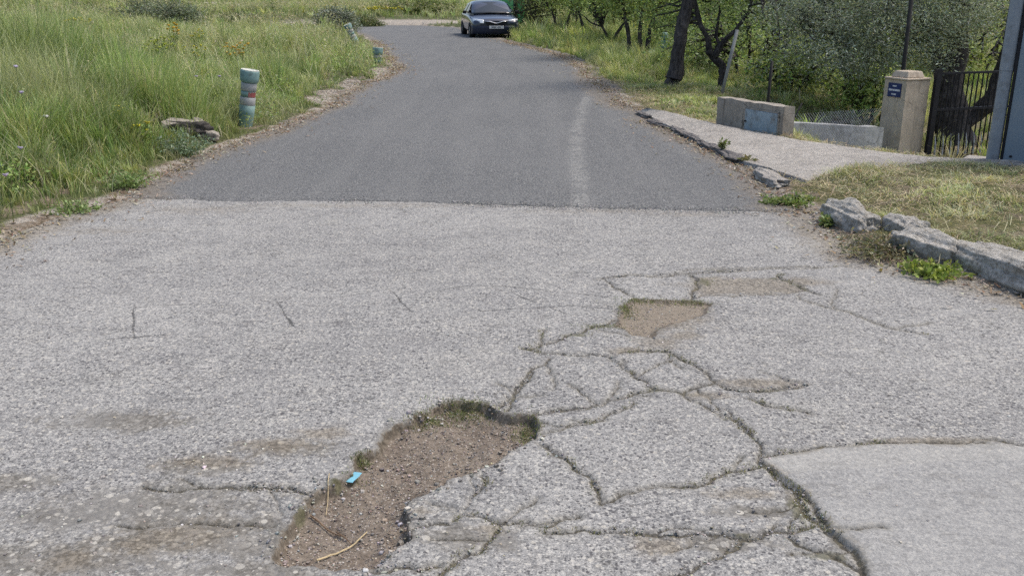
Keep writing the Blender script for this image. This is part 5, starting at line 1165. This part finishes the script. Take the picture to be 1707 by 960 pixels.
# bushy hedge tree by the car
x_, y_, z_ = gp(890, 60, 41)
tree('bush', (x_, y_, hz(x_, y_)-.1), [([gp(890, 62, 41), gp(888, 30, 41), gp(880, 0, 41)], [.05, .04, .03])], [(x_, y_, .9, 1.1, .8, .95), (x_+.2, y_+1.5, 1.8, 1.3, 1.0, .9)], 110, 11000, .08, [(.14, .15, .08), (.18, .20, .09), (.09, .10, .05)], [2, 2, 2], 'olive-brown bush right beside the parked car', 'bark_dark', None, .22, cat='bush')
# olive tree: hanging grey-green crown
ob = gp(1430, 240, 17.5); ob = (ob[0], 17.5, hz(ob[0], 17.5)-.1)
tree('olive_tree', ob, [([ob, gp(1425, 150, 17.5), gp(1400, 60, 17.3), gp(1370, -40, 17.2)], [.17, .14, .12, .08]), ([gp(1425, 150, 17.5), gp(1460, 60, 17.4), gp(1500, -30, 17.2)], [.11, .09, .06]), ([gp(1400, 60, 17.3), gp(1320, 20, 16.6), gp(1250, -20, 16.2)], [.07, .05, .03])],
     [(ob[0]-.2, 17.2, 2.3, 1.5, 1.2, .7), (ob[0]-1.0, 16.0, 1.35, 1.25, .7, .6), (ob[0]-.3, 15.7, .95, 1.2, .6, .60), (ob[0]+.55, 15.8, 1.2, .85, .6, .55), (ob[0]-1.7, 15.8, 1.05, .7, .5, .5), (ob[0]-1.1, 15.7, .75, .8, .45, .4), (ob[0]+1.2, 15.9, 1.35, .6, .5, .35)], 520, 66000, .056, OL, OLW, 'grey-green olive tree hanging low over the wall', 'bark_dark', None, .17, elong=3.6, low=.28)
# big dark tree behind the gate
D0 = 16.2; bb = gp(1590, 262, D0); bb = (bb[0], D0, hz(bb[0], D0)-.2)
tree('gate_tree', bb, [([(bb[0], D0, bb[2]-.1), gp(1583, 250, D0), gp(1582, 190, D0), gp(1590, 120, D0), gp(1597, 60, D0), gp(1605, 0, D0), gp(1612, -80, D0), gp(1620, -180, D0)], [.36, .30, .27, .19, .165, .14, .12, .07]),
     ([gp(1578, 160, D0), gp(1567, 105, D0), gp(1556, 60, D0), gp(1535, 20, D0), gp(1510, -30, D0)], [.14, .105, .08, .06, .05]),
     ([gp(1595, 215, D0), gp(1628, 190, D0), gp(1658, 160, D0-.2), gp(1675, 110, D0-.3), gp(1688, 50, D0-.3), gp(1700, -30, D0-.3)], [.14, .14, .15, .13, .12, .09]),
     ([gp(1598, 50, D0), gp(1620, 15, D0), gp(1650, -10, D0)], [.08, .06, .04]), ([gp(1595, 40, D0), gp(1570, 25, D0), gp(1540, 30, D0)], [.06, .04, .03]), ([gp(1598, 30, D0), gp(1585, 5, D0), gp(1575, -40, D0)], [.07, .05, .04])],
     [(bb[0], D0, 3.3, 2.5, 2.0, 1.3), (bb[0]-1.0, D0-.4, 1.75, .9, .7, .4), (bb[0]+1.0, D0, 1.9, .8, .7, .35), (bb[0]-.6, D0+.4, 1.1, .5, .5, .35)], 260, 24000, .05, OL[:3]+DK[:1], [2, 1, 3, 2], 'big black-limbed tree behind the iron gate', 'bark_dark', None, .19, elong=3)
# bright bushes and trees of the grove behind
k = 0
gl = ['pale yellow-green tree seen beyond the gate at far right', 'bright bush seen between the dark limbs behind the gate', 'yellow-green tree behind the pillar top', 'leafy tree behind the olive crown, right part', 'leafy tree behind the olive crown, left part', 'green tree behind the crooked forked tree', 'green tree between leaning trunk and forked tree', 'far leafy tree above the green plastic post', 'far tree above the lush grass', 'low bright bush below the olive crown', 'low bright bush behind the low wall', 'low bush left of the pillar', 'distant tree right of the parked car', 'tall bush behind the forked tree stem', 'low bush right of the leaning trunk']
for (u, v, d_, sp, ht, cs_, wd_) in ((1680, 150, 27, 2.2, 2.6, AL, ALW), (1625, 150, 24, 1.5, 1.5, [(.24, .28, .09), (.32, .36, .14), (.14, .18, .05)], [2, 2, 1]), (1480, 150, 25, 1.8, 2.0, [(.24, .28, .09), (.3, .34, .12), (.12, .16, .05)], [2, 2, 1]), (1400, 140, 27, 2.6, 2.6, AL, ALW), (1290, 130, 26, 2.6, 2.7, DK+[AL[0]], [2, 2, 2, 2]), (1210, 120, 25, 2.2, 2.4, DK+[AL[0]], [2, 2, 2, 3]), (1150, 105, 29, 2.2, 2.5, AL, ALW), (1100, 85, 33, 2.4, 2.6, AL, ALW), (1030, 65, 42, 3.0, 2.7, AL, ALW),
     (1310, 185, 17.5, .7, .6, AL+OL[:1], [2, 2, 2, 1, 3]), (1400, 190, 18.5, .8, .7, AL+OL[:1], [2, 1, 2, 1, 3]), (1450, 190, 16.5, .5, .8, AL, ALW), (960, 40, 50, 4, 2.9, AL, ALW), (1240, 160, 19.5, 1.3, 1.3, DK+[AL[0]], [2, 3, 2, 2]), (1180, 125, 20.5, 1.0, .9, AL[:3]+[DK[1]], [2, 1, 2, 3])):
    x_, y_, z_ = gp(u, v, d_); g_ = hz(x_, y_); low = ht < 1.6
    lim = [([(x_+dx*.2, y_, g_-.1), (x_+dx*.5, y_, g_+ht*.45), (x_+dx*1.0, y_+.2, g_+ht*.8)], [.035 if low else .10, .03 if low else .07, .015 if low else .04]) for dx in (-.5, .1, .6)]
    cr = [(x_, y_, g_+ht*.62, sp, sp*.7, ht*.5)] if low else [(x_, y_, g_+ht*.85, sp, sp*.8, ht*.5), (x_-.4*sp, y_-.2, g_+ht*.5, sp*.6, sp*.5, ht*.28), (x_+.5*sp, y_-.2, g_+ht*.5, sp*.6, sp*.5, ht*.28)]
    tree('bush' if low else 'grove_tree', (x_, y_, g_-.1), lim, cr, 55 if low else 120, 2400 if low else 8000, .055+.0014*d_, cs_, wd_, gl[k], 'bark_dark', 'bushes behind the wall' if low else 'trees of the grove behind', .16 if low else .28, cat='bush' if low else 'tree'); k += 1
# shrubs in the left meadow
for (u, v, d_, sp, ht, cs_, lb) in ((265, 30, 33, 1.5, 1.3, [(.17, .20, .13), (.24, .26, .19), (.12, .14, .09)], 'big grey-green shrub at the top of the left meadow'), (560, 38, 40, .75, .95, [(.22, .24, .19), (.30, .32, .27), (.12, .14, .09)], 'grey silvery shrub just left of the road bend'), (605, 38, 49, .9, .75, [(.12, .14, .07), (.17, .20, .09), (.28, .26, .14)], 'dark low shrub at the left end of the bend'), (690, 20, 60, 2.6, .9, [(.15, .18, .06), (.20, .24, .07), (.10, .13, .05)], 'green bush beyond the bend left of the car'), (400, 26, 40, .7, .6, [(.17, .19, .11), (.13, .15, .07), (.24, .24, .14)], 'low pale shrub in the middle of the left meadow')):
    x_, y_, z_ = gp(u, v, d_); g_ = hz(x_, y_)
    tree('shrub', (x_, y_, g_-.05), [([(x_, y_, g_-.05), (x_+dx, y_, g_+ht*.6)], [.03, .015]) for dx in (-.3, 0, .3)], [(x_, y_, g_+ht*.45, sp, sp*.6, ht*.5), (x_+.4*sp, y_, g_+ht*.35, sp*.7, sp*.5, ht*.35)], 110, 11000, .05+.0008*d_, cs_, [2, 2, 1], lb, 'bark_grey', 'shrubs in the meadow', .17, cat='shrub')

# ------------------------------------------------------------------ posts, fence, green sheet
M['postd'] = simple('dark_post', (.03, .028, .026), .85, 0, .3, 9); M['postp'] = simple('pale_weathered_pole', (.26, .26, .24), .85, 0, .2, 6)
def post(u0, v0, u1, v1, d_, r, mat, name, label, cat, group=None, extra=0):
    a, b = gp(u0, v0, d_), gp(u1, v1, d_); A = Vector(a); Bv = Vector(b); g_ = hz(a[0], a[1]); 
    dr_ = (Bv-A).normalized(); A2 = A+dr_*((g_-.1-A.z)/max(dr_.z, .3)) if A.z > g_ else A
    B2 = Bv+dr_*extra; o_ = Vector((A2.x, A2.y, A2.z)); m = MB(); m.tube([A2-o_, (A2+B2)/2-o_, B2-o_], r, 8); o = m.build(name, mat, smooth=True); o.location = o_; tag(o, label, cat, group); return o
post(1207, 142, 1229, 50, 15.6, .03, M['postp'], 'leaning_pole', 'pale grey pole leaning beside the forked black tree', 'pole')
post(1280, 172, 1287, 102, 13.6, .022, M['postd'], 'fence_post', 'thin dark post standing behind the masonry box', 'post', 'fence posts behind the wall')
post(1320, 205, 1337, 172, 13.2, .012, M['postd'], 'fence_post', 'short thin leaning stick right of the masonry box', 'post', 'fence posts behind the wall')
post(1505, 122, 1514, 45, 14.6, .032, M['postd'], 'fence_post', 'thick dark post rising behind the beige pillar', 'post', 'fence posts behind the wall', extra=.5)
post(858, 40, 859, -6, 43, .09, M['postd'], 'gate_post', 'dark post beside the green sheet behind the car', 'post', extra=.5)
M['greensheet'] = simple('bright_green_sheet', (.09, .42, .14), .6, 0, .2, 2.5, dirt=(.20, .46, .24), dsc=2)
x_, y_, z_ = gp(840, 45, 44.5); e = empty('green_container', (x_, y_, hz(x_, y_))); tag(e, 'bright green container standing behind the parked car', 'container')
MB().box(-.5, .95, -.05, .9, .05, 1.8).build('body', M['greensheet'], e, bevel=.08); MB().box(-.53, .98, -.08, .93, 1.81, 1.89).build('lid', M['greensheet'], e, bevel=.03)
x_, y_, z_ = gp(1106, 103, 22.5); e = empty('green_post', (x_, y_, hz(x_, y_))); tag(e, 'faded green plastic post left of the leaning trunk', 'post')
M['gpost'] = simple('grey_green_plastic', (.13, .21, .17), .6, 0, .15, 4)
MB().lathe([(.075, -.1), (.075, .55), (.07, .57)], 20).build('shaft', M['gpost'], e, smooth=True); MB().lathe([(.082, .57), (.085, .60), (.082, .70), (.05, .73)], 20).build('cap', M['gpost'], e, smooth=True)
# wire fence between the car and the small trees
f0 = gp(862, 50, 43); f1 = gp(960, 58, 39.5); fe = empty('wire_fence', (f0[0], f0[1], hz(f0[0], f0[1]))); tag(fe, 'thin wire fence with a top rail right of the car', 'fence')
dv = Vector((f1[0]-f0[0], f1[1]-f0[1], 0))
for k in range(4):
    q1 = dv*(k/3); MB().tube([q1+Vector((0, 0, -.1)), q1+Vector((0, 0, 1.35))], .025, 6).build('post', M['postd'], fe)
MB().tube([Vector((0, 0, 1.2)), dv+Vector((0, 0, 1.15))], .018, 6).build('rail', M['postp'], fe)
m = MB()
for z in (.3, .6, .9): m.tube([Vector((0, 0, z)), dv+Vector((0, 0, z))], .005, 4)
m.build('wires', M['postd'], fe)
